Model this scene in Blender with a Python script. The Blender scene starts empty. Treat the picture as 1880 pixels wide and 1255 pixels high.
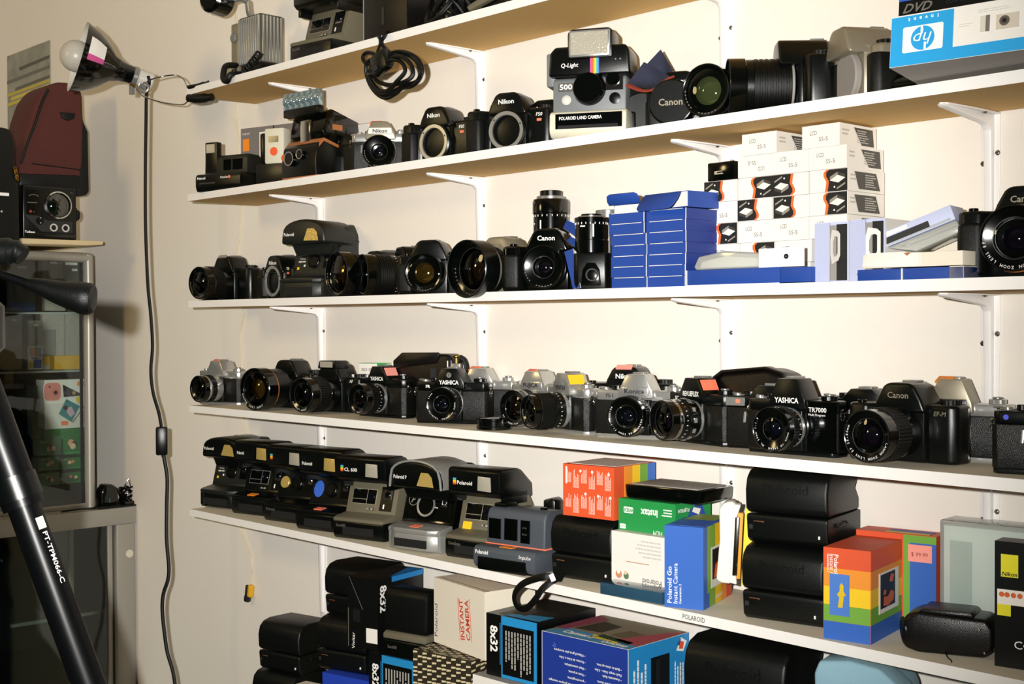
import bpy, bmesh, math, random
from mathutils import Matrix, Vector
random.seed(7)
SC = bpy.context.scene
COL = SC.collection
PI = math.pi
def rad(a): return a * PI / 180
# ------------------------------------------------------------------ camera solved from the shelf lines
CAM = Vector((1.0826, -1.532, -0.0485)); YAW, PIT, ROL = 0.8225, -0.0148, -0.0034; FPX = 2382.13
_cy, _sy, _cp, _sp = math.cos(YAW), math.sin(YAW), math.cos(PIT), math.sin(PIT)
CF = Vector((-_sy * _cp, _cy * _cp, _sp)); _r = Vector((_cy, _sy, 0)); _u = _r.cross(CF)
CR = _r * math.cos(ROL) + _u * math.sin(ROL); CU = _u * math.cos(ROL) - _r * math.sin(ROL)
def ray(u, v): return CF + CR * ((u - 940) / FPX) - CU * ((v - 627.5) / FPX)
def at(u, v, z):
    d = ray(u, v); return CAM + d * ((z - CAM.z) / d.z)
def aty(u, v, y):
    d = ray(u, v); return CAM + d * ((y - CAM.y) / d.y)
def atx(u, v, x):
    d = ray(u, v); return CAM + d * ((x - CAM.x) / d.x)
def atd(u, v, dep): return CAM + ray(u, v) * dep
def P(u, y, z):
    # point of depth y and height z that stands in photo column u
    v = 627.5
    for _ in range(6):
        p = aty(u, v, y); q = Vector((p.x, y, z)); d = q - CAM
        v = 627.5 - FPX * d.dot(CU) / d.dot(CF)
    return Vector((aty(u, v, y).x, y, z))
Z1, Z2, Z3, Z4, Z5, Z6 = .4455, .2232, 0.0, -.22, -.4387, -.86
SD, ST, SX = .1722, .0142, -1.3826
# ------------------------------------------------------------------ materials
def lin(h):
    h = h.lstrip('#'); c = [int(h[i:i + 2], 16) / 255 for i in (0, 2, 4)]
    return [x / 12.92 if x <= .04045 else ((x + .055) / 1.055) ** 2.4 for x in c] + [1]
MATS = {}
def mk(name, col, rough=.5, metal=0., bump=0., scale=200., var=.0, coat=0., spec=.5, trans=0., ior=1.5, kind='noise', emit=0., thin=0.):
    m = bpy.data.materials.new(name); m.use_nodes = True; nt = m.node_tree
    b = nt.nodes['Principled BSDF']; c = lin(col)
    b.inputs['Base Color'].default_value = c; b.inputs['Roughness'].default_value = rough; b.inputs['Metallic'].default_value = metal
    b.inputs['Coat Weight'].default_value = coat; b.inputs['Coat Roughness'].default_value = .05
    b.inputs['Specular IOR Level'].default_value = spec; b.inputs['Transmission Weight'].default_value = trans; b.inputs['IOR'].default_value = ior
    if emit: b.inputs['Emission Color'].default_value = c; b.inputs['Emission Strength'].default_value = emit
    tc = nt.nodes.new('ShaderNodeTexCoord')
    if kind == 'voronoi':
        n = nt.nodes.new('ShaderNodeTexVoronoi'); n.inputs['Scale'].default_value = scale; out = n.outputs['Distance']
    else:
        n = nt.nodes.new('ShaderNodeTexNoise'); n.inputs['Scale'].default_value = scale; n.inputs['Detail'].default_value = 3; out = n.outputs['Fac']
    nt.links.new(tc.outputs['Object'], n.inputs['Vector'])
    if bump:
        bp = nt.nodes.new('ShaderNodeBump'); bp.inputs['Strength'].default_value = bump; bp.inputs['Distance'].default_value = .0006
        nt.links.new(out, bp.inputs['Height']); nt.links.new(bp.outputs['Normal'], b.inputs['Normal'])
    if var:
        mx = nt.nodes.new('ShaderNodeMix'); mx.data_type = 'RGBA'
        mx.inputs[6].default_value = [x * (1 - var) for x in c[:3]] + [1]; mx.inputs[7].default_value = [min(1, x * (1 + var)) for x in c[:3]] + [1]
        nt.links.new(out, mx.inputs[0]); nt.links.new(mx.outputs[2], b.inputs['Base Color'])
    if thin:
        gl = nt.nodes.new('ShaderNodeBsdfGlossy'); gl.inputs['Roughness'].default_value = rough; tr = nt.nodes.new('ShaderNodeBsdfTransparent'); tr.inputs['Color'].default_value = c
        fr = nt.nodes.new('ShaderNodeFresnel'); fr.inputs['IOR'].default_value = 1.5; a = nt.nodes.new('ShaderNodeMixShader'); d = nt.nodes.new('ShaderNodeMixShader'); d.inputs[0].default_value = thin
        nt.links.new(b.outputs[0], d.inputs[1]); nt.links.new(tr.outputs[0], d.inputs[2]); nt.links.new(fr.outputs[0], a.inputs[0]); nt.links.new(d.outputs[0], a.inputs[1]); nt.links.new(gl.outputs[0], a.inputs[2])
        nt.links.new(a.outputs[0], nt.nodes['Material Output'].inputs['Surface'])
    MATS[name] = m
    return m
def M_(n):
    if n in MATS: return MATS[n]
    if n[0] == '#': return mk(n, n, .55, var=.04)          # printed colour, matt ink
    raise KeyError(n)
mk('wall paint', '#efe9df', .8, bump=.25, scale=60, var=.02)
mk('far wall paint', '#5d574e', .9, var=.05); mk('ceiling paint', '#e6e0d4', .9, var=.02); mk('floor lino', '#6f6558', .6, var=.1, scale=8)
mk('shelf white', '#f1eee9', .5, var=.02, scale=30); mk('chipboard', '#d4ab66', .85, bump=.3, scale=900, var=.22)
mk('shelf top', '#dcd3bd', .8, bump=.1, scale=300, var=.1)
mk('bracket white', '#f2efec', .4, var=.02); mk('screw', '#8f8f88', .3, 1., var=.1)
mk('black', '#040706', .26, spec=.42, bump=.2, scale=1800, var=.1); mk('black gloss', '#030504', .14, coat=.3, var=.1)
mk('black matt', '#060908', .42, bump=.3, scale=900, var=.15, spec=.32); mk('black rubber', '#050706', .4, spec=.3, bump=.6, scale=1200, var=.1)
mk('leatherette', '#050706', .36, spec=.4, bump=.5, scale=1100, kind='voronoi'); mk('leather', '#0a0807', .34, spec=.4, bump=.25, scale=900, kind='voronoi', var=.1)
mk('black box', '#060808', .35, var=.1); mk('void', '#020202', .8); mk('dark grey', '#1f2121', .5, bump=.2, scale=1200, var=.1)
mk('charcoal', '#131715', .4, bump=.25, scale=1500, var=.1); mk('slate', '#454b52', .5, bump=.2, scale=1200, var=.08)
mk('silver', '#bdbdb9', .26, .72, var=.06, scale=400); mk('satin', '#a8a499', .4, .55, var=.08, scale=600); mk('chrome', '#d8d8d6', .12, 1.)
mk('champagne', '#958d7a', .4, .5, var=.06); mk('brass', '#b08a3c', .3, 1.); mk('steel', '#8c8c88', .3, .5, var=.1)
mk('olive', '#6b6654', .5, .15, bump=.2, scale=900, var=.06); mk('pol grey', '#6a6e70', .5, bump=.2, scale=900, var=.05); mk('cream plastic', '#cfcab6', .5, var=.04)
mk('pol silver', '#9b9b97', .38, .45, var=.05)
mk('white card', '#e6e2da', .6, var=.03, bump=.1, scale=90); mk('cream card', '#e2d9c6', .65, var=.05); mk('grey card', '#8f8a84', .6, var=.05)
mk('white ink', '#f2f0ea', .6); mk('black ink', '#151515', .6); mk('grey ink', '#67625a', .6)
mk('blue card', '#1c4190', .5, var=.06, bump=.1, scale=120); mk('dark blue card', '#16307c', .5, var=.06); mk('lavender', '#b8bfdc', .55, var=.04)
mk('orange sticker', '#f08a1c', .6, var=.05); mk('coral sticker', '#f27a5a', .6, var=.05); mk('pink sticker', '#f39a8c', .6, var=.05); mk('yellow sticker', '#f2c21e', .6, var=.05)
mk('flash glass', '#bdb7a6', .12, .3, bump=1., scale=500, coat=.6); mk('gold flash', '#e2c36e', .15, .5, bump=1., scale=500, coat=.6); mk('flash cube', '#a9c4cc', .08, .75, bump=.6, scale=260, coat=1.)
mk('lens purple', '#0a0610', .03, ior=1.9, coat=1.); mk('lens green', '#06100c', .03, ior=1.9, coat=1.); mk('lens amber', '#140b04', .03, ior=1.9, coat=1.); mk('lens blue', '#060a14', .03, ior=1.9, coat=1.)
mk('lens gold', '#8a6a2c', .08, .9, bump=1., scale=90, coat=1.); mk('filter', '#8f9a62', .02, .85, coat=1.)
mk('clear glass', '#f2f7f5', .02, thin=1.); mk('clear plastic', '#e4e6e0', .12, thin=.6, bump=.5, scale=70)
mk('smoke blue plastic', '#4f86a8', .06, thin=.7); mk('frosted plastic', '#eaf0eb', .2, thin=.65)
mk('maroon cloth', '#4d1f1a', .85, bump=.8, scale=900, var=.15); mk('navy cloth', '#23263a', .85, bump=.8, scale=1200, var=.15); mk('red trim', '#8e3420', .8, bump=.6, scale=900)
mk('denim', '#8fb6c6', .85, bump=.8, scale=1000, var=.1); mk('white porcelain', '#c9c6bd', .35, var=.03); mk('bulb', '#b4b0a6', .35, var=.02)
mk('plank', '#cdb98f', .6, var=.12, scale=20); mk('alu', '#9b978d', .4, .3, var=.05); mk('cream wire', '#d8cdb0', .5); mk('rca yellow', '#d9a520', .45); mk('tan trim', '#a8683a', .5, var=.08)
mk('tube black', '#050607', .33, spec=.22, var=.1); mk('poster', '#8d8e80', .5, var=.6, scale=18, kind='noise')
# ------------------------------------------------------------------ mesh builder
def FRM(o, r, u):
    r = Vector(r).normalized(); u = Vector(u); u = (u - r * u.dot(r)).normalized(); n = r.cross(u)
    m = Matrix((r, u, n)).transposed().to_4x4(); m.translation = Vector(o); return m
def FR(x=0, y=0, z=0): return FRM((x, y, z), (1, 0, 0), (0, 0, 1))       # facing the front (-y)
def RT(x=0, y=0, z=0): return FRM((x, y, z), (0, 1, 0), (0, 0, 1))       # facing +x
def LF(x=0, y=0, z=0): return FRM((x, y, z), (0, -1, 0), (0, 0, 1))      # facing -x
def TP(x=0, y=0, z=0): return FRM((x, y, z), (1, 0, 0), (0, 1, 0))       # facing up
def TR(x=0, y=0, z=0): return Matrix.Translation((x, y, z))
def RZ(a): return Matrix.Rotation(rad(a), 4, 'Z')
def RX(a): return Matrix.Rotation(rad(a), 4, 'X')
def RY(a): return Matrix.Rotation(rad(a), 4, 'Y')
_tc = {}
def glyphs(s, bold, shear):
    k = (s, bold, shear)
    if k not in _tc:
        c = bpy.data.curves.new('lettering', 'FONT'); c.body = s; c.resolution_u = 2; c.offset = bold; c.shear = shear
        o = bpy.data.objects.new('lettering', c); COL.objects.link(o)
        dg = bpy.context.evaluated_depsgraph_get(); e = o.evaluated_get(dg); m = e.to_mesh()
        vs = [v.co.copy() / .7 for v in m.vertices]; fs = [list(p.vertices) for p in m.polygons]
        e.to_mesh_clear(); bpy.data.objects.remove(o); bpy.data.curves.remove(c)
        _tc[k] = (vs, fs)
    return _tc[k]
class MB:
    def __init__(s): s.v = []; s.f = []; s.mi = []; s.mats = []
    def idx(s, m):
        if m not in s.mats: s.mats.append(m)
        return s.mats.index(m)
    def add(s, vs, fs, mat, M=None):
        b = len(s.v); i = s.idx(mat)
        for p in vs: s.v.append((M @ Vector(p)) if M else Vector(p))
        for f in fs: s.f.append([b + k for k in f]); s.mi.append(i)
        return s
    def bm(s, bm, mat, M=None):
        bm.verts.index_update(); s.add([v.co.copy() for v in bm.verts], [[v.index for v in f.verts] for f in bm.faces], mat, M); bm.free(); return s
    def box(s, x0, x1, y0, y1, z0, z1, mat, b=0, M=None, seg=2, fm=None):
        # fm: {0..5: material} for faces -x +x -y +y -z +z (only without bevel)
        if b:
            bm = bmesh.new(); bmesh.ops.create_cube(bm, size=1)
            for v in bm.verts: v.co = Vector(((x0 + x1) / 2 + v.co.x * (x1 - x0), (y0 + y1) / 2 + v.co.y * (y1 - y0), (z0 + z1) / 2 + v.co.z * (z1 - z0)))
            bmesh.ops.bevel(bm, geom=list(bm.edges), offset=min(b, .49 * min(x1 - x0, y1 - y0, z1 - z0)), segments=seg, profile=.5, affect='EDGES')
            return s.bm(bm, mat, M)
        vs = [(x, y, z) for x in (x0, x1) for y in (y0, y1) for z in (z0, z1)]
        fs = [(0, 1, 3, 2), (4, 6, 7, 5), (0, 4, 5, 1), (2, 3, 7, 6), (0, 2, 6, 4), (1, 5, 7, 3)]
        for k, f in enumerate(fs): s.add(vs, [f], (fm or {}).get(k, mat), M)
        return s
    def prism(s, pts, a0, a1, mat, axis='x', b=0, M=None, seg=2, taper=None):
        # axis x: pts are (y,z); y: (x,z); z: (x,y)
        def co(p, a): return {'x': (a, p[0], p[1]), 'y': (p[0], a, p[1]), 'z': (p[0], p[1], a)}[axis]
        bm = bmesh.new(); n = len(pts); t = taper or (1, 1)
        cx = sum(p[0] for p in pts) / n; cy = sum(p[1] for p in pts) / n
        q = [(cx + (p[0] - cx) * t[0], cy + (p[1] - cy) * t[1]) for p in pts]
        A = [bm.verts.new(co(p, a0)) for p in pts]; B = [bm.verts.new(co(p, a1)) for p in q]
        bm.faces.new(A); bm.faces.new(list(reversed(B)))
        for i in range(n): bm.faces.new((A[i], B[i], B[(i + 1) % n], A[(i + 1) % n]))
        bmesh.ops.recalc_face_normals(bm, faces=bm.faces)
        if b:
            bmesh.ops.bevel(bm, geom=[e for e in bm.edges if e.calc_face_angle(1) > .3], offset=b, segments=seg, profile=.5, affect='EDGES', clamp_overlap=True)
        return s.bm(bm, mat, M)
    def lathe(s, prof, mat, M=None, n=32, knurl=0, caps=False):
        vs = []; fs = []; k = len(prof)
        for i in range(n):
            a = 2 * PI * i / n
            for r, h in prof:
                q = r - (knurl if i % 2 else 0) if r > knurl * 3 else r
                vs.append((q * math.cos(a), q * math.sin(a), h))
        for i in range(n):
            j = (i + 1) % n
            for p in range(k - 1): fs.append((i * k + p, j * k + p, j * k + p + 1, i * k + p + 1))
        if caps:
            fs.append([i * k for i in range(n)][::-1]); fs.append([i * k + k - 1 for i in range(n)])
        return s.add(vs, fs, mat, M)
    def cyl(s, r, h0, h1, mat, M=None, n=24, c=.0006, r2=None, knurl=0):
        r2 = r if r2 is None else r2
        return s.lathe([(r * .001, h0), (r - c, h0), (r, h0 + c), (r2, h1 - c), (r2 - c, h1), (r * .001, h1)], mat, M, n, knurl)
    def dome(s, r, h, mat, M=None, n=28, base=0):
        R = (r * r + h * h) / (2 * h); pr = [(r * math.cos(t * PI / 12), base + (math.sqrt(R * R - (r * math.cos(t * PI / 12)) ** 2) - (R - h))) for t in range(6)] + [(r * .001, base + h)]
        return s.lathe(pr, mat, M, n)
    def tube(s, pts, r, mat, M=None, n=8, closed=False, flat=1., up=None):
        pts = [Vector(p) for p in pts]; k = len(pts); vs = []; fs = []; pn = None
        for i, p in enumerate(pts):
            t = (pts[(i + 1) % k] - pts[i - 1]) if closed or 0 < i < k - 1 else (pts[1] - pts[0] if i == 0 else pts[-1] - pts[-2])
            t.normalize()
            if pn is None: pn = Vector(up) if up else (Vector((0, 0, 1)) if abs(t.z) < .9 else Vector((1, 0, 0)))
            pn = (pn - t * pn.dot(t)).normalized(); bn = t.cross(pn)
            rr = r[i] if isinstance(r, (list, tuple)) else r
            for j in range(n):
                a = 2 * PI * j / n; vs.append(p + pn * (rr * math.cos(a)) + bn * (rr * flat * math.sin(a)))
        for i in range(k if closed else k - 1):
            for j in range(n):
                a, b = i * n + j, i * n + (j + 1) % n; c, d = ((i + 1) % k) * n + j, ((i + 1) % k) * n + (j + 1) % n; fs.append((a, b, d, c))
        if not closed: fs.append(list(range(n))[::-1]); fs.append([(k - 1) * n + j for j in range(n)])
        return s.add(vs, fs, mat, M)
    def panel(s, F, x0, x1, y0, y1, mat, t=.0004):
        return s.box(x0, x1, y0, y1, -.0006, t, mat, 0, F)
    def poly(s, F, pts, mat, t=.0004):
        a = sum(pts[i][0] * pts[(i + 1) % len(pts)][1] - pts[(i + 1) % len(pts)][0] * pts[i][1] for i in range(len(pts)))
        if a < 0: pts = pts[::-1]
        return s.add([(x, y, t) for x, y in pts], [list(range(len(pts)))], mat, F)
    def disc(s, F, x, y, r, mat, t=.0004, n=20, sx=1.):
        return s.poly(F, [(x + r * sx * math.cos(2 * PI * i / n), y + r * math.sin(2 * PI * i / n)) for i in range(n)], mat, t)
    def text(s, F, body, size, mat, x=0, y=0, al='c', rot=0, bold=0., shear=0., t=.0007, w=None):
        vs, fs = glyphs(body, bold, shear)
        if not vs: return s
        a = min(v.x for v in vs); b = max(v.x for v in vs); k = size
        kx = w / (b - a) if w else k
        ox = {'c': -(a + b) / 2, 'l': -a, 'r': -b}[al]
        M = F @ Matrix.Translation((x, y, t)) @ RZ(rot)
        return s.add([((v.x + ox) * kx, v.y * k, 0) for v in vs], fs, mat, M)
    def ring(s, F, body, R, size, mat, mid=90, t=.0005, step=None):
        st = step or math.degrees(size * 1.15 / R); n = len(body)
        for i, ch in enumerate(body):
            if ch == ' ': continue
            a = mid + (n - 1) / 2 * st - i * st
            s.text(F @ Matrix.Translation((R * math.cos(rad(a)), R * math.sin(rad(a)), 0)) @ RZ(a - 90), ch, size, mat, t=t)
        return s
    def lines(s, F, x0, x1, y0, y1, n, mat, fill=.45, ragged=.3, vert=False, t=.0005):
        # lines of small print
        for i in range(n):
            k = (y1 - y0) / n; ya = y0 + k * i + k * (1 - fill) / 2; e = x1 - (x1 - x0) * ragged * random.random(); x = x0
            while x < e:
                w = min(e - x, (x1 - x0) * (.06 + .12 * random.random()))
                if vert: s.poly(F, [(ya, x), (ya + k * fill, x), (ya + k * fill, x + w), (ya, x + w)], mat, t)
                else: s.poly(F, [(x, ya), (x + w, ya), (x + w, ya + k * fill), (x, ya + k * fill)], mat, t)
                x += w + (x1 - x0) * .018
        return s
    def build(s, name, parent=None, M=None, label=None, smooth=True):
        me = bpy.data.meshes.new(name); me.from_pydata([tuple(v) for v in s.v], [], s.f)
        for m in s.mats: me.materials.append(M_(m))
        me.polygons.foreach_set('material_index', s.mi)
        if smooth:
            me.polygons.foreach_set('use_smooth', [True] * len(me.polygons)); me.set_sharp_from_angle(angle=rad(32))
        me.update(); o = bpy.data.objects.new(name, me); COL.objects.link(o)
        if parent: o.parent = parent
        if M is not None: o.matrix_local = M
        if label: o['label'] = label
        return o
def tag(o, label, cat, group=None, kind=None):
    o['label'] = label; o['category'] = cat
    if group: o['group'] = group
    if kind: o['kind'] = kind
    return o
def thing(name, label, cat, loc, rz=0, group=None, rot=None):
    o = bpy.data.objects.new(name, None); COL.objects.link(o); o.empty_display_size = .02
    o.location = loc; o.rotation_euler = rot if rot else (0, 0, rad(rz)); return tag(o, label, cat, group)
def solo(mb, name, label, cat, loc=(0, 0, 0), rz=0, group=None, rot=None):
    o = mb.build(name); o.location = loc; o.rotation_euler = rot if rot else (0, 0, rad(rz)); return tag(o, label, cat, group)
def struct(mb, name, label=None):
    o = mb.build(name, smooth=False); o['kind'] = 'structure'
    if label: o['label'] = label
    return o
def kids(o): return [c for c in bpy.data.objects if c.parent == o]
def copy_tree(o, parent=None):
    c = o.copy(); COL.objects.link(c)
    if parent: c.parent = parent; c.matrix_parent_inverse = o.matrix_parent_inverse.copy()
    for ch in kids(o): copy_tree(ch, c)
    return c
def again(o, label, loc, rz, group=None):
    c = copy_tree(o); c.location = loc; c.rotation_euler = (0, 0, rad(rz)); c['label'] = label
    if group: c['group'] = group
    return c
def smooth_path(pts, k=6, closed=False):
    pts = [Vector(p) for p in pts]; n = len(pts); out = []
    for i in range(n if closed else n - 1):
        g = (lambda j: pts[j % n]) if closed else (lambda j: pts[max(0, min(n - 1, j))])
        a, b, c, d = g(i - 1), g(i), g(i + 1), g(i + 2)
        for t in range(k):
            t /= k
            out.append(.5 * ((2 * b) + (c - a) * t + (2 * a - 5 * b + 4 * c - d) * t * t + (3 * b - a - 3 * c + d) * t ** 3))
    if not closed: out.append(pts[-1])
    return out
def rrect(w, h, r, n=4, cx=0, cy=0):
    o = []
    for sx, sy, a in ((1, 1, 0), (-1, 1, 90), (-1, -1, 180), (1, -1, 270)):
        for i in range(n + 1):
            t = rad(a + 90 * i / n); o.append((cx + sx * (w / 2 - r) + r * math.cos(t), cy + sy * (h / 2 - r) + r * math.sin(t)))
    return o
# ------------------------------------------------------------------ room shell
struct(MB().box(-3.2, 3.0, 0, .1, -1.45, 1.3, 'wall paint'), 'wall_back', 'cream painted wall behind the shelves')
struct(MB().box(-3.3, -3.2, -4.0, .1, -1.45, 1.3, 'wall paint'), 'wall_left')
struct(MB().box(3.0, 3.1, -4.0, .1, -1.45, 1.3, 'far wall paint'), 'wall_right')
struct(MB().box(-3.3, 3.1, -4.1, -4.0, -1.45, 1.3, 'far wall paint'), 'wall_front')
struct(MB().box(-3.3, 3.1, -4.1, .1, -1.55, -1.45, 'floor lino'), 'floor')
struct(MB().box(-3.3, 3.1, -4.1, .1, 1.3, 1.4, 'ceiling paint'), 'ceiling')
# ------------------------------------------------------------------ shelves on pressed steel brackets
BX = [aty(589, 163, 0).x, aty(883, 95, 0).x, aty(1334, 268, 0).x, aty(1820, 208, 0).x]
ordn = ['top', 'second', 'third', 'fourth', 'fifth']
SXR = 1.15
for k, z in enumerate((Z1, Z2, Z3, Z4, Z5)):
    t = thing('wall_shelf', 'long white laminate wall shelf on steel brackets, %s from the top' % ordn[k], 'shelf', (SX, 0, z), 0, 'white wall shelves')
    L = SXR - SX
    mb = MB().box(0, L, -SD, -.005, -ST, 0, 'shelf white', fm={4: 'chipboard', 5: 'shelf top', 3: 'chipboard'})
    if k == 4:
        mb.text(FR(0, -SD, 0), 'POLAROID', .0068, 'black ink', aty(1274, 1142, -SD).x - SX, -ST * .74, w=.038, t=.0006)
    mb.build('board', t, smooth=False)
    for i, bx in enumerate(BX):
        x = bx - SX
        b = MB()
        prof = [(0, 0), (-.118, 0), (-.124, -.0015), (-.118, -.0045), (-.030, -.0128), (-.018, -.0148), (-.0105, -.021), (-.006, -.190), (0, -.192)]
        if k == 4: prof = prof
        b.prism(prof, -.0055, .0055, 'bracket white', 'x', .0025, M=TR(x, -.001, -ST - .001))
        b.prism([(-.013, 0), (.013, 0), (.013, -.05), (.010, -.2), (-.010, -.2), (-.013, -.05)], -.0025, -.0002, 'bracket white', 'y', .0008, M=TR(x, 0, -ST - .001))
        b.prism([(-.013, 0), (.013, 0), (.012, -.06), (.007, -.118), (0, -.126), (-.007, -.118), (-.012, -.06)], -.0028, -.0004, 'bracket white', 'z', .0008, M=TR(x, 0, -ST))
        bo = b.build('bracket', t)
        for dx, dz in ((-.0095, -.062), (.0095, -.05)):
            MB().dome(.0034, .0016, 'screw', FR(x + dx, -.0025, -ST + dz), 14).panel(FR(x + dx, -.0041, -ST + dz), -.0024, .0024, -.0004, .0004, 'void', .0001).build('screw', bo)
        for dx, yy in ((.0085, -.032), (0, -.116)):
            MB().dome(.0032, .0022, 'screw', FRM((x + dx, yy, -ST - .0028), (1, 0, 0), (0, -1, 0)), 14).build('screw', bo)
# ------------------------------------------------------------------ lenses
def lens(par, M, R, L, secs, glass='lens purple', txt=None, tcol='white ink', gr=.84, name='lens', hood=0., deep=.006, cap=None, ticks=True):
    # secs: (fraction of length, fraction of radius, material, kind)
    mb = MB(); h = 0.
    for fr, rf, mt, kd in secs:
        e = h + fr * L; r = R * rf
        if kd == 'k': mb.lathe([(r * .5, h), (r - .0006, h), (r, h + .0006), (r, e - .0006), (r - .0006, e), (r * .5, e)], mt, M, 96, knurl=.0008)
        elif kd == 'g':
            mb.lathe([(r * .5, h), (r - .0006, h)] + [q for i in range(7) for q in ((r, h + (e - h) * (i + .1) / 7), (r, h + (e - h) * (i + .6) / 7), (r - .0009, h + (e - h) * (i + .65) / 7), (r - .0009, h + (e - h) * (i + 1) / 7))] + [(r * .5, e)], mt, M, 40)
        elif kd == 'n':
            mb.lathe([(r * .5, h), (r - .0006, h), (r, h + .0006), (r, e - .0006), (r - .0006, e), (r * .5, e)], mt, M, 40)
            for i in range(26):
                a = 2 * PI * i / 26; F = M @ RZ(math.degrees(a)) @ FRM((r, 0, (h + e) / 2), (0, 1, 0), (0, 0, 1))
                if i % 3: mb.panel(F, -.0004, .0004, -.0012, .0012, 'white ink', .0002)
                else: mb.text(F, '22451698'[i % 8], .0024, 'orange sticker' if i % 2 else 'white ink', 0, -.001, t=.0005)
        elif kd == 't':
            mb.lathe([(r * .5, h), (r - .0006, h), (r, h + .0006), (r, e - .0006), (r - .0006, e), (r * .5, e)], mt, M, 40)
            for i in range(12):
                F = M @ RZ(30 * i) @ FRM((r, 0, (h + e) / 2), (0, 1, 0), (0, 0, 1)); mb.panel(F, -.0032, .0032, -.0024, .0024, 'silver', .0009)
        else: mb.lathe([(r * .5, h), (r - .0007, h), (r, h + .0007), (r, e - .0007), (r - .0007, e)] + ([(r * .5, e)] if cap or h + fr * L < L - .0005 else [(r * .97, e - .0005)]), mt, M, 40)
        h = e
    Rf = R * secs[-1][1]; mf = 'black matt'
    if cap:
        mb.cyl(Rf * .93, L - .001, L + .004, cap, M, 40)
        o = mb.build(name, par); return o
    mb.lathe([(Rf * .97, L - .0007), (Rf * .955, L), (Rf * .93, L - .0005), (Rf * .92, L - .0022 - hood), (Rf * .84, L - .0032 - hood), (Rf * gr, L - .0052 - hood), (Rf * gr * .98, L - deep - .004 - hood)], 'black gloss', M, 48)
    mb.lathe([(Rf * .972, L - .0002), (Rf * .966, L + .0003), (Rf * .958, L - .0001)], 'dark grey', M, 48).lathe([(Rf * (gr + .02), L - .0046 - hood), (Rf * gr, L - .0048 - hood)], 'dark grey', M, 48)
    if not txt:
        for i in range(16):
            if i % 8 > 1: mb.panel(M @ RZ(i * 9 + 160) @ TR(Rf * .88, 0, L - .0024 - hood), -.0006, .0006, -.0013, .0013, 'grey ink', .0003)
    if txt: mb.ring(M @ TR(0, 0, L - .0026 - hood), txt, Rf * .83, R * .085, tcol, 250, step=7.4)
    if ticks:
        r = R * secs[0][1]
    o = mb.build(name, par)
    last = secs[-1][0] * L
    q = L - hood - min(max(.0088, .0), max(.0075, last - .0006)); ri = Rf * gr * .60
    g = MB().lathe([(Rf * gr, L - .0052 - hood), (Rf * gr * .86, q + .0012), (Rf * gr * .84, q + .0006), (ri, q)], 'black gloss', M, 40).dome(ri, ri * .34, glass, M, 32, base=q)
    g.build('rear_element', o)
    g = MB().dome(Rf * gr * .985, Rf * gr * .16, 'clear glass', M, 36, base=L - .0052 - hood)
    g.build('front_element', o)
    return o
STD = [(.18, .88, 'silver', ''), (.16, .93, 'black', 'n'), (.14, 1., 'black gloss', ''), (.34, 1.02, 'black rubber', 'k'), (.18, .98, 'black gloss', '')]
BLK = [(.15, .9, 'black', ''), (.2, .95, 'black', 'n'), (.35, 1.02, 'black rubber', 'k'), (.3, 1., 'black gloss', '')]
SLV = [(.3, .95, 'silver', ''), (.3, 1., 'black', 'k'), (.12, .96, 'silver', ''), (.28, .98, 'black gloss', '')]
ZOOM = [(.12, .86, 'black', ''), (.2, .96, 'black', 'n'), (.36, 1., 'black rubber', 'g'), (.1, .97, 'black', ''), (.22, 1., 'black gloss', '')]
AFZ = [(.2, .92, 'black', ''), (.12, .96, 'black gloss', ''), (.4, 1., 'black rubber', 'k'), (.28, .96, 'black gloss', '')]
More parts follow.
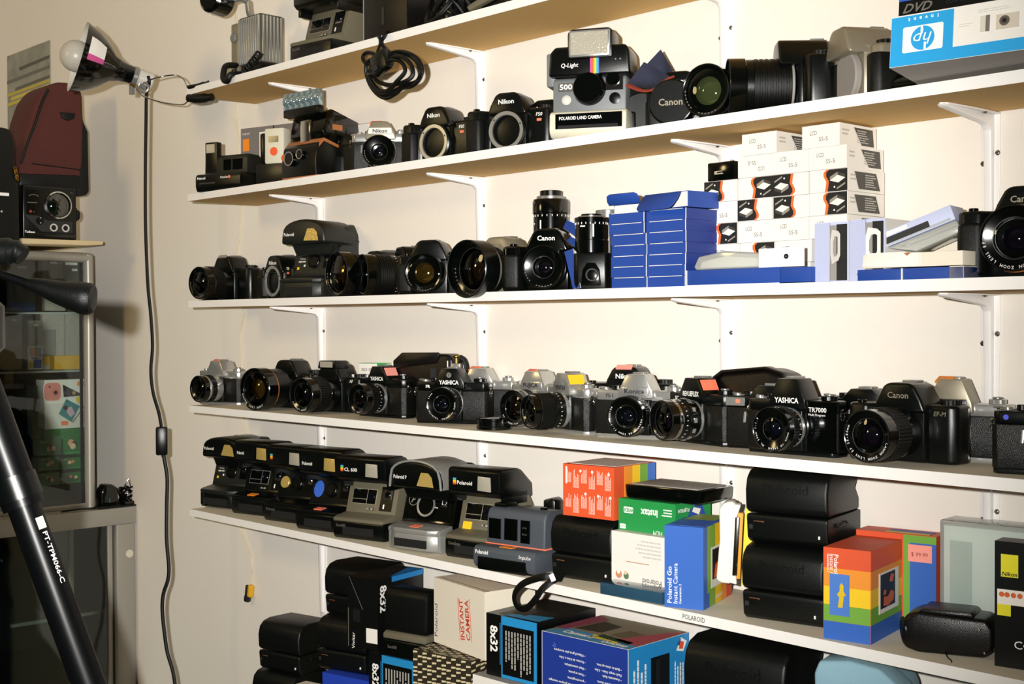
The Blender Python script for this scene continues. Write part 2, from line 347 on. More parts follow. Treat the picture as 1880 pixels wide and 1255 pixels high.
# ------------------------------------------------------------------ single-lens reflex, metal bodied
def slr(label, loc, rz, W=.138, top='silver', hump=None, text='', tcol='black ink', text2='', sticker=None, side_sticker=None, lens_=None, group='film cameras on the fourth shelf', lugs=True, name='film_camera', hs=1., badge=None, plate=None, dial2=True, pz=0.):
    t = thing(name, label, 'camera', loc, rz, group)
    w = W / 2; D = .034; hm = hump or top
    b = MB()
    pl = lambda q, y0, y1: [(-w + q, y0 + .007), (-w + q + .006, y0), (w - q - .006, y0), (w - q, y0 + .007), (w - q, y1 - .006), (w - q - .005, y1), (-w + q + .005, y1), (-w + q, y1 - .006)]
    b.prism(pl(0, 0, D), .006, .056, 'leatherette', 'z', .0015)
    b.prism(pl(.001, .001, D - .001), 0, .0062, 'black' if top != 'silver' else 'silver', 'z', .001)
    b.prism([(-.024, .002), (-.021, -.004), (.021, -.004), (.024, .002)], .006, .058, 'black', 'z', .001)
    b.build('body', t)
    tp = MB().prism(pl(.0015, .0015, D - .0015), .056, .071, top, 'z', .002)
    if text2: tp.text(FR(-w * .62, .0015, .0605), text2, .0052, tcol if top == 'silver' else 'white ink', bold=.02)
    tp.build('top_plate', t)
    h = MB().prism([(-.028, .060), (-.0265, .072), (-.0145, .071 + .022 * hs), (.0145, .071 + .022 * hs), (.0265, .072), (.028, .060)], -.006, .030, hm, 'y', .0018)
    if plate: h.prism([(-.022, .0655 + pz), (-.0205, .0765 + pz), (.0205, .0765 + pz), (.022, .0655 + pz)], -.0085, -.005, plate, 'y', .0008)
    if text: h.text(FR(0, -.006 if not plate else -.0085, .0675 + pz), text, .0066, tcol, bold=.025, w=min(.036, .0066 * len(text) * .8))
    h.box(-.009, .009, .006, .024, .070 + .022 * hs, .0735 + .022 * hs, 'steel', .0006)
    ho = h.build('viewfinder_hump', t)
    if sticker:
        n = math.atan2(.022 * hs, .012); F = FRM((-.0205, .008, .071 + .011 * hs), (0, 1, 0), (math.sin(n - PI / 2) * -1 * 0 + .012, 0, .022 * hs))
        F = FRM((-.006, .004, .0716 + .022 * hs), (1, -.12, 0), (0, 1, .55))
        MB().prism([(-.013, -.0085), (.009, -.0085), (.008, .004), (-.012, .004)], -.0022, .0008, sticker, 'z', .0003, M=F).build('price_sticker', ho)
    if side_sticker:
        F = FRM((.0208, .010, .0715 + .011 * hs), (0, 1, 0), (-.012, 0, .022 * hs))
        MB().panel(F, -.013, .014, -.007, .009, side_sticker, .0006).build('price_sticker', ho)
    MB().cyl(.0105, .071, .077, 'black' if top != 'silver' else 'silver', TR(w - .020, .017, 0), 28, knurl=.0005).cyl(.006, .077, .0795, 'steel', TR(w - .020, .017, 0)).build('rewind_knob', t)
    MB().cyl(.0085, .071, .0775, 'black', TR(-w + .033, .018, 0), 28, knurl=.0005).build('shutter_dial', t)
    MB().cyl(.005, .071, .075, 'silver', TR(-w + .016, .013, 0)).cyl(.0095, .0712, .073, 'steel', TR(-w + .016, .018, 0)).tube([(-w + .016, .018, .073), (-w + .004, .026, .0738), (-w - .003, .030, .073)], .0016, 'steel').build('wind_lever', t)
    if lugs:
        for sx in (-1, 1):
            l = MB().cyl(.003, 0, .003, 'chrome', FRM((sx * (w - .0003), .012, .058), (0, sx, 0), (0, 0, 1)))
            l.tube([(sx * (w + .002) + .0 * a, .012 + .0048 * math.cos(a), .0525 + .006 * math.sin(a)) for a in [k * PI / 6 for k in range(12)]], .0006, 'chrome', closed=True)
            l.build('strap_lug', t)
    MB().lathe([(.018, 0), (.0265, 0), (.0265, .004), (.018, .004)], 'silver', FR(0, -.0035, .0355), 36).build('lens_mount', t)
    MB().tube([(-.034, -.001, .05), (-.0345, -.003, .036)], .002, 'silver', flat=.6).build('timer_lever', t)
    if badge: badge(t)
    if lens_: lens(t, FR(0, -.006, .0355), **lens_)
    return t
# ------------------------------------------------------------------ autofocus bodies, moulded plastic
def afb(label, loc, rz, W=.148, H=.094, body='black', grip='black rubber', hump='black', text='', text2='', tcol='white ink', lens_=None, flash=False, group=None, name='autofocus_camera', humpw=1., dial='black rubber', t2y=.058, mount=True, sticker=None, hump_d=.036, mz=.0365, overhang=.012, red=False, mcap=None, cover=None):
    t = thing(name, label, 'camera', loc, rz, group)
    w = W / 2; B = H - .026
    pl = [(-w + .006, .044), (-w, .034), (-w, -.006), (-w + .007, -.016), (-w + .028, -.016), (-w + .036, -.006), (-w + .042, 0), (w - .010, 0), (w - .001, .007), (w, .030), (w - .008, .044)]
    b = MB().prism(pl, 0, B, body, 'z', .0045, seg=3)
    b.prism([(-.036, .004), (-.032, -.007), (.032, -.007), (.036, .004)], .001, B + .001, body, 'z', .0025)
    if text2: b.text(FR(w - .022, 0, t2y), text2, .0055, tcol, bold=.01, shear=.15)
    if red: b.panel(FR(w - .022, 0, t2y), -.004, .004, -.008, -.004, 'coral sticker', .0006)
    b.build('body', t)
    if cover: MB().prism([(w - .030, -.003), (w - .006, -.004), (w + .002, .004), (w + .002, .034), (w - .006, .046), (w - .030, .046)], .006, B - .012, cover, 'z', .003).build('side_cover', t)
    MB().prism([(-w - .0012, .030), (-w - .0012, -.006), (-w + .006, -.0195), (-w + .028, -.0195), (-w + .036, -.008), (-w + .030, .0)], .004, B - .014, grip, 'z', .004, seg=3).build('grip', t)
    q = humpw
    h = MB().prism([(-.036 * q, B - .010), (-.030 * q, B + .006), (-.021 * q, H - .004), (-.014 * q, H), (.014 * q, H), (.021 * q, H - .004), (.030 * q, B + .006), (.036 * q, B - .010)], -overhang, hump_d, hump, 'y', .0055, seg=3)
    if text: h.text(FR(0, -overhang, B + .0075), text, .0072, tcol, bold=.02, w=min(.034 * q, .0072 * len(text) * .78))
    h.box(-.0095, .0095, hump_d - .022, hump_d - .004, H - .001, H + .0022, 'steel', .0006)
    ho = h.build('viewfinder_hump', t)
    if flash:
        f = MB().prism([(-.026, H - .010), (-.022, H + .006), (.022, H + .006), (.026, H - .010)], -overhang - .004, .020, hump, 'y', .003, M=TR(0, 0, 0))
        fo = f.build('popup_flash', t)
        MB().panel(FR(0, -overhang - .004, H - .002), -.017, .017, -.005, .006, 'flash glass', .001).build('flash_window', fo)
    if sticker: MB().panel(FRM((0, -overhang + .001, H - .0015), (1, 0, 0), (0, .5, .5)), -.013, .013, -.004, .004, sticker, .0016).build('price_sticker', ho)
    MB().cyl(.012, B - .001, B + .006, dial, TR(w - .020, .022, 0), 40, knurl=.0006).build('mode_dial', t)
    MB().cyl(.0055, B - .001, B + .0035, 'black gloss', TR(-w + .018, -.006, 0)).build('shutter_button', t)
    if lens_ or not mount:
        if lens_: lens(t, FR(0, -.009, mz), **lens_)
    elif mcap:
        MB().cyl(.031, 0, .010, mcap, FR(0, -.007, mz), 40, c=.002).build('body_cap', t)
    else:
        m = MB().lathe([(.0335, 0), (.0335, .004), (.031, .006)], body, FR(0, -.007, mz), 40)
        m.lathe([(.0308, .0055), (.0308, .0072), (.0252, .0072), (.0245, .005)], 'silver', FR(0, -.007, mz), 40)
        for a in (20, 140, 260): m.disc(FR(0, -.0143, mz), .0276 * math.cos(rad(a)), .0276 * math.sin(rad(a)), .0014, 'void')
        mo = m.build('lens_mount', t)
        c = MB().lathe([(.0248, .006), (.0235, -.012), (.0005, -.012)], 'void', FR(0, -.007, mz), 32)
        c.box(-.014, .014, .004, .005, mz - .012, mz + .012, 'lens blue')
        c.build('mirror_box', mo)
    return t
# ------------------------------------------------------------------ instant cameras, flash lid raised
def instant(label, loc, rz, face='charcoal', base='black', lid='black', logo='', logo2='', front='windows', flash='flash glass', tagc=None, dot=None, arch=0., group='instant cameras with raised flash lids', W=.116, ledge=None, rainbow=False, logo_w=.03, lidh=.038, rim=None, side=None):
    t = thing('instant_camera', label, 'camera', loc, rz, group)
    w = W / 2; led = ledge or face
    ba = MB().prism([(.004, 0), (0, .006), (0, .030), (.003, .033), (.120, .033), (.126, .028), (.126, .004), (.122, 0)], -w, w, base, 'x', .0025)
    if arch: ba.prism([(-w + .004, .001), (-w * .6, -.010), (w * .6, -.010), (w - .004, .001)], .003, .031, base, 'z', .003)
    yb = -.010 if arch else 0
    ba.panel(FR(0, yb, .0), -w * .62, w * .62, .008, .022, 'void' if not rim else 'void', .0004)
    if logo2: ba.text(FR(0, yb, .026 if arch else .0215), logo2, .0052, 'grey ink', -w + .008 if not arch else 0, 0, 'l' if not arch else 'c', t=.0009)
    ba.build('base', t)
    sh = MB().prism([(-.001, .031), (-.001, .037), (.006, .040), (.034, .044), (.050, .100), (.056, .104), (.090, .104), (.124, .052), (.126, .032)], -w + .0005, w - .0005, face, 'x', .002)
    if ledge: sh.prism([(-.0015, .030), (-.0015, .0375), (.005, .0405), (.033, .0445), (.034, .040), (.033, .030)], -w, w, ledge, 'x', .002)
    so = sh.build('front_shell', t)
    if arch: MB().prism([(-w + .002, .0015), (-w * .62, -.011), (w * .62, -.011), (w - .002, .0015), (w - .003, .03), (-w + .003, .03)], .030, .040, ledge or face, 'z', .003).build('front_ledge', t)
    F = FRM((0, .034, .044), (1, 0, 0), (0, .016, .056))
    p = MB()
    if front == 'windows':
        x0 = -w + .012
        p.panel(F, x0, x0 + .056, .016, .044, 'silver', .0006).panel(F, x0 + .001, x0 + .034, .0255, .043, 'black gloss', .001).panel(F, x0 + .001, x0 + .034, .017, .0245, 'black gloss', .001).panel(F, x0 + .035, x0 + .055, .017, .043, 'black gloss', .001)
        p.cyl(.006, .001, .0016, 'lens blue', F @ TR(x0 + .045, .031, 0))
        p.panel(F, x0 + .066, x0 + .094, .006, .050, 'black', .0008).panel(F, x0 + .072, x0 + .090, .026, .046, 'chrome', .0012).cyl(.006, .001, .003, 'lens blue', F @ TR(x0 + .081, .036, 0)).panel(F, x0 + .074, x0 + .077, .010, .018, 'white ink', .0012)
        p.panel(F, x0 + .036, x0 + .053, .006, .010, 'black', .0008).text(F, 'OK  600', .003, 'white ink', x0 + .0445, .0065, t=.0014)
        p.build('lens_panel', so)
    else:
        p.poly(F, rrect(W * .92, .050, .006, 3, 0, .030), {'round': 'charcoal', 'big': 'black gloss'}.get(front, base), .0008)
        if front == 'big': p.cyl(.020, 0, .006, 'black gloss', F @ TR(-.004, .03, 0)).lathe([(.0165, .006), (.020, .007), (.0205, .006)], 'silver', F @ TR(-.004, .03, 0), 32)
        p.cyl(.014, 0, .005, 'black', F @ TR(-.002, .030, 0), 30).lathe([(.013, .005), (.010, .0052), (.0085, .003)], 'black gloss', F @ TR(-.002, .030, 0), 30)
        p.panel(F, .022, .046, .016, .050, 'black gloss', .0012).panel(F, .027, .038, .030, .046, 'chrome', .0016).cyl(.004, .001, .003, 'lens blue', F @ TR(.033, .038, 0))
        if front == 'round': p.text(F, 'OneStep', .0028, 'white ink', -.034, .035, t=.0012).text(F, 'express', .0042, 'white ink', -.034, .029, t=.0012, shear=.2, bold=.02).panel(F, -.044, -.039, .014, .019, 'yellow sticker', .0014).panel(F, -.028, -.024, .020, .024, 'white ink', .0012)
        if front == 'gold': p.cyl(.012, 0, .004, 'gold flash', F @ TR(-.036, .030, 0))
        if front == 'big':
            p.lathe([(.0095, .0012), (.0105, .0016), (.0105, .001)], 'silver', F @ TR(-.038, .038, 0), 28).text(F, 'P', .010, 'silver', -.038, .033, shear=.3, bold=.03, t=.0014)
            p.panel(F, .028, .036, .034, .040, 'white ink', .0018)
        po = p.build('lens_panel', so)
        MB().dome(.0088, .002, 'lens blue', F @ TR(-.002, .030, .003), 24).build('lens', po)
        if dot: MB().disc(F, -.034, .030, .016, dot, .0016, 28, .8).build('round_sticker', po)
    lp = [(.016, .103), (.008, .110), (.008, .108 + lidh), (.014, .112 + lidh), (.060, .112 + lidh), (.096, .104 + lidh * .5), (.098, .100), (.056, .100)]
    l = MB()
    if arch:
        ol = [(-w, .106), (-w + .002, .124)] + [(-w * math.cos(rad(a)) * .97, .124 + arch * math.sin(rad(a)) ** .8) for a in range(20, 170, 15)] + [(w - .002, .124), (w, .106)]
        l.prism(ol, .004, .098, lid, 'y', .006, seg=3)
        if rim: l.prism([(x * 1.015, .106 + (z - .106) * 1.03) for x, z in ol], .008, .092, rim, 'y', .004)
        l.prism([(-w * .72, .085), (-w * .94, .108), (-w, .116), (w, .116), (w * .94, .108), (w * .80, .085)], .030, .112, lid, 'y', .004)
        if rim: l.tube([(x * .985, .0035, .107 + (z - .106) * .985) for x, z in ol], .0022, rim, n=8)
        l.prism([(.060, .098), (.112, .060), (.122, .075), (.118, .12), (.10, .148), (.07, .14)], -w * .92, w * .92, lid, 'x', .006)
        yf = .004
    else:
        l.prism(lp, -w, w, lid, 'x', .003); yf = .008
        l.box(-w, -w + .008, .02, .085, .09, .112, lid, .002).box(w - .008, w, .02, .085, .09, .112, lid, .002)
    G = FR(0, yf, .108)
    zl = .012
    if rainbow:
        for i, c in enumerate(('#3fa9dc', '#6ab04a', '#f2c21e', '#f08a1c', '#d8412f')): l.panel(G, -w + .012, -w + .018, .022 - i * .0022, .0242 - i * .0022, c, .0008)
    if logo: l.text(G, logo, .0062, 'white ink', -w + (.021 if rainbow else .010), zl + .002, 'l', bold=.012, t=.001, w=logo_w)
    lo = l.build('flash_lid', t)
    gx0, gx1 = (w - .046, w - .018)
    if arch: MB().poly(G, [(.004, .004), (.042, .003), (.038, .020), (.030, .027), (.014, .027)], flash, .0012).build('flash_window', lo)
    else: MB().prism([(gx0, .006), (gx1, .005), (gx1 - .001, .029), (gx0 + .001, .030)], -.0015, .004, flash, 'y', .001, M=TR(0, yf, .108)).build('flash_window', lo)
    if tagc:
        MB().panel(FRM((-.004, .010, .0405 if not arch else .0405), (1, 0, 0), (0, .028, .004)), -.010, .010, -.006, .008, tagc, .0012).build('price_sticker', t)
    if side: MB().panel(FRM((-.034, .034, .044), (1, 0, 0), (0, .016, .056)), -.01, .008, -.008, .012, side, .0016).build('price_sticker', t)
    return t
# ------------------------------------------------------------------ instant camera with its lid folded shut
def shut_instant(label, loc, rz, group='folded instant cameras'):
    t = thing('folded_instant_camera', label, 'camera', loc, rz, group); w = .056
    b = MB().prism([(.010, 0), (.003, .006), (0, .034), (.002, .038), (.128, .038), (.130, .006), (.124, 0)], -w, w, 'black matt', 'x', .004, seg=3)
    b.panel(FR(0, .0008, 0), -w * .93, -w * .83, .018, .024, 'dark grey', .001).text(FR(0, .0015, 0), 'OneStep', .003, 'tan trim', -w + .010, .028, 'l', t=.001)
    b.panel(FR(0, .0012, 0), w - .012, w - .010, .012, .016, 'white ink', .0012)
    b.build('base', t)
    l = MB().prism([(.004, .0395), (-.001, .046), (-.002, .070), (.002, .086), (.012, .095), (.030, .099), (.092, .097), (.106, .088), (.108, .080), (.098, .070), (.112, .056), (.112, .0395)], -w - .001, w + .001, 'black matt', 'x', .006, seg=3)
    l.text(FR(0, -.002, .068), 'Polaroid', .012, 'black matt', 0, 0, t=.0004, w=.062)
    lo = l.build('flash_lid', t)
    MB().tube([(w + .001, .03, .030), (w + .0042, .03, .026), (w + .0042, .06, .026), (w + .001, .06, .030)], .0016, 'black rubber').build('strap_loop', t)
    MB().box(-w - .003, -w + .001, .030, .052, .040, .058, 'black gloss', .001).build('latch', t)
    return t
# ------------------------------------------------------------------ cartons
def carton(name, label, pL, w, d, h, rz, col, cat='box', group=None, faces=None, extra=None, edge=None, b=0):
    # pL: front left bottom corner; local x runs along the front
    mb = MB()
    fm = {0: faces.get('L', col), 1: faces.get('R', col), 2: faces.get('F', col), 3: faces.get('B', col), 4: faces.get('D', col), 5: faces.get('T', col)} if faces else None
    mb.box(0, w, 0, d, 0, h, col, b, fm=fm)
    if edge:
        for x in (0, w): mb.box(x - .0003, x + .0003, -.0003, .0003, 0, h, edge)
        mb.box(0, w, -.0003, .0003, h - .0003, h + .0002, edge).box(w - .0003, w + .0003, 0, d, h - .0003, h + .0002, edge)
    if extra: extra(mb, w, d, h)
    return solo(mb, name, label, cat, pL, rz, group)
def stripes(mb, F, x0, x1, y0, y1, cols, vert=False, t=.0004):
    n = len(cols)
    for i, c in enumerate(cols):
        if vert: mb.panel(F, x0 + (x1 - x0) * i / n, x0 + (x1 - x0) * (i + 1) / n, y0, y1, c, t)
        else: mb.panel(F, x0, x1, y1 - (y1 - y0) * (i + 1) / n, y1 - (y1 - y0) * i / n, c, t)
RB = ['#d9532a', '#e8902a', '#f0c51c', '#6fa53a', '#2f62b8']
# ------------------------------------------------------------------ fourth shelf: film cameras
G4 = 'film cameras on the fourth shelf'
def L(R, Ln, secs, glass='lens purple', **k): return dict(R=R, L=Ln, secs=secs, glass=glass, **k)
slr('silver topped film camera with an orange sticker at the left end of the fourth shelf', P(399, -.118, Z4), 8, sticker='coral sticker', lens_=L(.0285, .044, SLV, gr=.7), top='silver')
afb('black film camera with a long gold-reflecting lens, second from left on the fourth shelf', P(530, -.075, Z4), 12, lens_=L(.042, .085, [(.25, .75, 'black', ''), (.4, .92, 'black', ''), (.05, .95, 'tan trim', ''), (.3, 1., 'black gloss', '')], 'lens gold', gr=.8, txt='ZOOM LENS MACRO'), mz=.0425, H=.098, group=G4)
afb('black film camera with raised flash, third from left on the fourth shelf', P(611, -.080, Z4), 8, text2='AF', flash=True, lens_=L(.034, .072, AFZ, gr=.7, txt='ZOOM LENS 70'), H=.094, group=G4)
slr('black film camera with pink price sticker pointing left, beside the green film box', P(697, -.100, Z4), 3, W=.132, top='black', text='YASHICA', tcol='white ink', side_sticker='pink sticker', lens_=L(.0275, .045, BLK, gr=.6, txt='LENS 50mm'))
def frb(t):
    b = MB(); b.disc(FR(0, -.0061, .083), 0, 0, .0045, 'silver', .0004).text(FR(0, -.0061, .083), 'Y', .005, 'black', 0, -.0025, t=.0008)
    b.panel(FR(-.036, 0, .045), -.0012, .0012, -.004, .004, 'white ink', .001); b.build('emblem', t)
slr('black film camera with a bright round lens in front of the boxy leather case', P(827, -.107, Z4), 27, W=.135, top='black', text='YASHICA', tcol='white ink', text2=' FR', lens_=L(.0285, .036, BLK, 'lens blue', gr=.52, txt='MADE IN JAPAN  YASHICA LENS 50mm'), hs=1.05, badge=frb)
c = slr('silver topped film camera half hidden behind the black one with a bright lens', P(880, -.042, Z4), 26, W=.136, sticker='coral sticker')
solo(MB().lathe([(.027, 0), (.0285, .001), (.0285, .005), (.027, .006), (.027, .014), (.028, .015), (.028, .0185), (.024, .020), (.001, .020)], 'black gloss', None, 60, knurl=.0004).cyl(.024, 0, .001, 'black'), 'lens_cap', 'black rear lens cap lying flat at the shelf edge before the black camera', 'lens cap', P(907, -.131, Z4))
slr('silver film camera with an orange sticker and wide silver-ringed lens, left of the yellow-stickered one', P(981, -.074, Z4), 4, W=.118, text='FUJICA', sticker='coral sticker', plate='silver', lens_=L(.029, .046, [(.3, .9, 'silver', ''), (.35, 1., 'black', 'k'), (.1, 1.03, 'silver', ''), (.25, 1., 'black gloss', '')], 'lens amber', gr=.68, txt='FUJINON 55mm'))
slr('silver film camera with a yellow sticker and lens turned far left', P(1036, -.099, Z4), -16, W=.128, text='PENTAX', side_sticker='yellow sticker', lens_=L(.0275, .058, [(.08, .98, 'silver', ''), (.3, 1.02, 'black', 'n'), (.42, 1.0, 'black rubber', 'k'), (.2, .92, 'black gloss', '')], gr=.72))
slr('silver and black film camera with a white faced hump and flat black grip', P(1169, -.100, Z4), 18, W=.143, text='Konica', text2='FS-1', plate='silver', lens_=L(.0292, .036, BLK, 'lens blue', gr=.56, txt='HEXANON AR 50mm F1.7  KONICA'), hs=1.1)
afb('black film camera with pink sticker, only its hump showing behind the white faced one', P(1152, -.042, Z4), 18, text='Nikon', H=.104, sticker='pink sticker', group=G4)
slr('black film camera with chrome tabs around its lens', P(1275, -.098, Z4), -13, W=.134, top='black', text='REVUEFLEX', tcol='white ink', text2='SC', side_sticker='coral sticker', lens_=L(.0290, .052, [(.15, .9, 'black', ''), (.25, 1., 'black gloss', 't'), (.25, .98, 'black', 'n'), (.1, .98, 'chrome', ''), (.25, .96, 'black gloss', '')], gr=.72, txt='12345678'))
cc = thing('camera_case', 'long black leather camera case lying behind the black film cameras', 'camera case', P(1372, -.066, Z4), 4)
m = MB().prism([(-.066, 0), (-.07, .03), (-.062, .082), (-.045, .101), (.03, .108), (.058, .100), (.069, .075), (.07, 0)], 0, .055, 'leather', 'y', .010, seg=3); m.build('body', cc)
MB().prism([(-.068, .078), (-.058, .088), (-.04, .100), (.03, .1065), (.055, .099), (.068, .078), (.071, .081), (.058, .103), (.03, .1105), (-.042, .104), (-.06, .092)], -.003, .014, 'leather', 'y', .0025).build('flap', cc)
slr('dark film camera with a small silver badge, under the long leather case', P(1412, -.098, Z4), 12, W=.135, top='black', hs=.7, badge=lambda t: MB().panel(FR(-.050, .0015, .0635), -.014, .014, -.0055, .0055, 'silver', .0008).panel(FR(-.046, .0015, .0635), -.003, .003, -.002, .003, 'coral sticker', .0012).build('badge', t), name='film_camera', dial2=False)
t = slr('large black angular film camera with white lettering, right of the silver badge', P(1449, -.132, Z4), 2, W=.138, top='black', text='YASHICA', tcol='white ink', lens_=L(.0285, .036, BLK, 'lens blue', gr=.5, txt='MADE IN JAPAN  ML 50mm 1:1.9'), hs=1.25, badge=lambda t: MB().panel(FR(.048, 0, .03), -.0205, .0205, -.024, .040, 'black gloss', .0016).text(FR(.030, -.0016, .057), 'TR7000', .0058, 'white ink', 0, 0, 'l', bold=.015, w=.026).text(FR(.030, -.0016, .052), 'Multi Program', .003, 'white ink', 0, 0, 'l').build('front_plate', t))
slr('small black film camera standing back between two large black cameras on the fourth shelf', P(1584, -.050, Z4), 8, W=.13, top='black', hs=.6)
afb('large black film camera with gold lettering and zoom lens on the fourth shelf', P(1658, -.103, Z4), 0, W=.142, H=.097, text='Canon', tcol='champagne', text2='EF-M', lens_=L(.0325, .074, AFZ, 'lens purple', gr=.66, txt='CANON ZOOM LENS EF 35-80mm'), group=G4)
t = slr('silver topped film camera with orange label at the far right of the fourth shelf', P(1746, -.055, Z4), 10, W=.142, text='MINOLTA', hump='champagne', plate='black', tcol='white ink', sticker='orange sticker', hs=1.35)
t = slr('black film camera on the fourth shelf, cut off by the right edge', P(1938, -.125, Z4), 14, W=.138, top='black')
MB().disc(FR(-.052, -.001, .064), 0, 0, .003, '#3a4fd0', .001).build('badge', t)
# things standing behind
t = thing('film_box', 'small green and white film carton lying on a white carton at the back', 'box', P(690, -.022, Z4) + Vector((0, 0, .0735)), 24)
MB().box(-.030, .030, -.012, .012, 0, .021, 'white card', .0005).panel(FR(0, -.012, 0), .010, .030, .0005, .0205, '#1f9a4a', .0004).text(FR(0, -.012, 0), 'ISO 50', .006, 'black ink', -.012, .006, t=.0006).panel(RT(.030, 0, 0), -.011, .011, .0005, .0205, '#e8e2da', .0004).panel(TP(0, 0, .021), -.03, .03, -.012, .012, '#2aa257', .0004).lines(RT(.0305, 0, 0), -.009, .009, .003, .018, 4, '#d8412f').build('carton', t)
solo(MB().box(-.045, .045, -.016, .016, 0, .073, 'white card', .0006), 'carton', 'plain white carton under the green film box against the wall', 'box', P(690, -.022, Z4), 24)
t = thing('camera_case', 'boxy black leather camera case standing in the middle of the fourth shelf', 'camera case', P(780, -.050, Z4), 18)
MB().prism([(-.060, 0), (-.063, .100), (-.058, .112), (-.045, .116), (.052, .116), (.062, .106), (.062, 0)], -.004, .040, 'leather', 'y', .006, seg=3).build('body', t)
MB().prism([(-.064, .070), (-.064, .103), (-.045, .118), (.035, .119), (.035, .113), (.028, .100), (-.03, .094), (-.06, .088)], -.008, -.003, 'leather', 'y', .002).build('flap', t)
MB().panel(FR(.022, -.004, .06), -.006, .006, -.02, .03, 'dark grey', .002).panel(FR(.052, -.004, .07), -.0008, .0008, -.03, .034, 'white ink', .0015).build('clasp', t)
t = thing('camera_bracket', 'silver camera bracket with a brass knob beside the leather case', 'bracket', P(838, -.048, Z4), 30)
MB().box(-.008, .008, -.004, .004, 0, .100, 'silver', .001).build('plate', t)
MB().cyl(.003, 0, .010, 'brass', TR(0, 0, .1)).cyl(.0065, .010, .015, 'brass', TR(0, 0, .1), c=.002).build('knob', t)
MB().tube(smooth_path([(.006, .0, .112), (.014, .006, .104), (.017, .008, .08), (.017, .008, .03)]), .0045, 'black rubber', flat=.4).build('strap', t)
# ------------------------------------------------------------------ fifth shelf: instant cameras and cartons
def p5(u, y=-.13): return P(u, y, Z5)
GI = 'instant cameras with raised flash lids'
instant('dark instant camera with rounded lid at the left end of the fifth shelf', p5(402, -.122), 14, front='round', logo='Polaroid', flash='gold flash', arch=.026, W=.112, logo_w=.028)
instant('black instant camera with gold flash and small orange diamond sticker, second from left', p5(460, -.128), 12, face='black', flash='gold flash', tagc='orange sticker', logo='Polaroid', W=.112, logo_w=.02)
instant('black instant camera with a gold lens spot, third from left in the flash row', p5(520, -.134), 10, face='black', front='gold', rainbow=True, W=.112, logo2='Polaroid')
instant('black instant camera with round blue sticker and coral sticker, fourth from left', p5(583, -.146), 12, face='black', front='plain', dot='#2f62c8', tagc='coral sticker', logo='Polaroid', flash='gold flash', W=.112, logo_w=.026, arch=0, lidh=.042)
instant('olive grey instant camera on a black base, left of the silver rounded one', p5(657, -.150), 14, face='olive', logo2='Sun600', rainbow=True, logo='CL 600', W=.116)
instant('silver instant camera with rounded lid and a big ringed lens', p5(760, -.148), 10, face='black gloss', base='pol silver', lid='black', ledge='pol silver', front='big', flash='gold flash', logo='Polaroid P', arch=.030, tagc='coral sticker', rim='pol silver', W=.118)
instant('olive instant camera with yellow tag beside the silver rounded one', p5(864, -.132), 10, face='olive', logo='Polaroid', rainbow=True, logo2='OneStep', side='yellow sticker', W=.110, logo_w=.032)
t = thing('flash_holder', 'black plastic holder standing behind the slate grey instant camera', 'camera part', P(985, -.045, Z5), 20)
MB().box(-.05, .03, -.01, .02, 0, .085, 'black', .004).prism([(.018, .07), (.018, .1), (.034, .103), (.040, .098), (.040, .07)], -.012, .02, 'black', 'y', .003).build('body', t)
# the slate grey flat-topped instant camera at the shelf edge
t = thing('instant_camera', 'slate grey instant camera with an orange sticker and red stripe at the shelf edge', 'camera', p5(925, -.165), 8, GI); w = .062; t.scale = (1, .74, 1)
b = MB().prism([(.004, .002), (-.003, .010), (-.003, .030), (.004, .037), (.15, .037), (.15, .002)], -w, w, 'slate', 'x', .003)
b.prism([(-.0045, 0), (-.0045, .021), (.012, .021), (.012, 0)], -w + .010, w - .016, 'black', 'x', .002).box(-w + .006, w - .01, .004, .15, -.0005, .004, 'black')
b.text(FR(0, -.003, .025), 'Polaroid', .006, 'white ink', -w + .006, 0, 'l', bold=.02, t=.0012, w=.026).text(FR(0, -.003, .025), 'Impulse', .006, 'white ink', w - .006, 0, 'r', shear=.25, t=.0012, w=.024); b.build('base', t)
s = MB().prism([(.036, .036), (.038, .082), (.044, .092), (.056, .096), (.105, .094), (.14, .06), (.148, .036)], -w + .004, w - .002, 'slate', 'x', .004, seg=3)
F = FR(0, .037, .036)
s.panel(FRM((0, .0355, .036), (1, 0, 0), (0, .002, .046)), -w + .01, -w + .034, .010, .042, 'black gloss', .002).panel(FRM((0, .0355, .036), (1, 0, 0), (0, .002, .046)), -w + .042, -w + .068, .010, .044, 'black gloss', .002).panel(FRM((0, .0355, .036), (1, 0, 0), (0, .002, .046)), -w + .075, -w + .093, .008, .044, 'black gloss', .002)
s.text(FR(0, .0335, .045), '1.2 ft', .003, 'grey ink', -w + .084, .022).text(FR(0, .0335, .045), '0.6 m', .003, 'grey ink', -w + .084, .012)
so = s.build('upper_housing', t)
MB().prism([(.035, .0365), (.035, .0385), (.15, .0385), (.15, .0365)], -w + .003, w, 'coral sticker', 'x', .0005).build('red_stripe', t)
MB().box(-w + .012, -w + .036, .05, .09, .095, .101, 'black', .002).build('flash_cover', so); MB().box(w - .03, w - .02, .07, .08, .094, .099, 'black', .001).build('shutter_button', so)
MB().panel(TP(-.002, .016, .037), -.013, .013, -.007, .008, 'orange sticker', .0008).build('price_sticker', t)
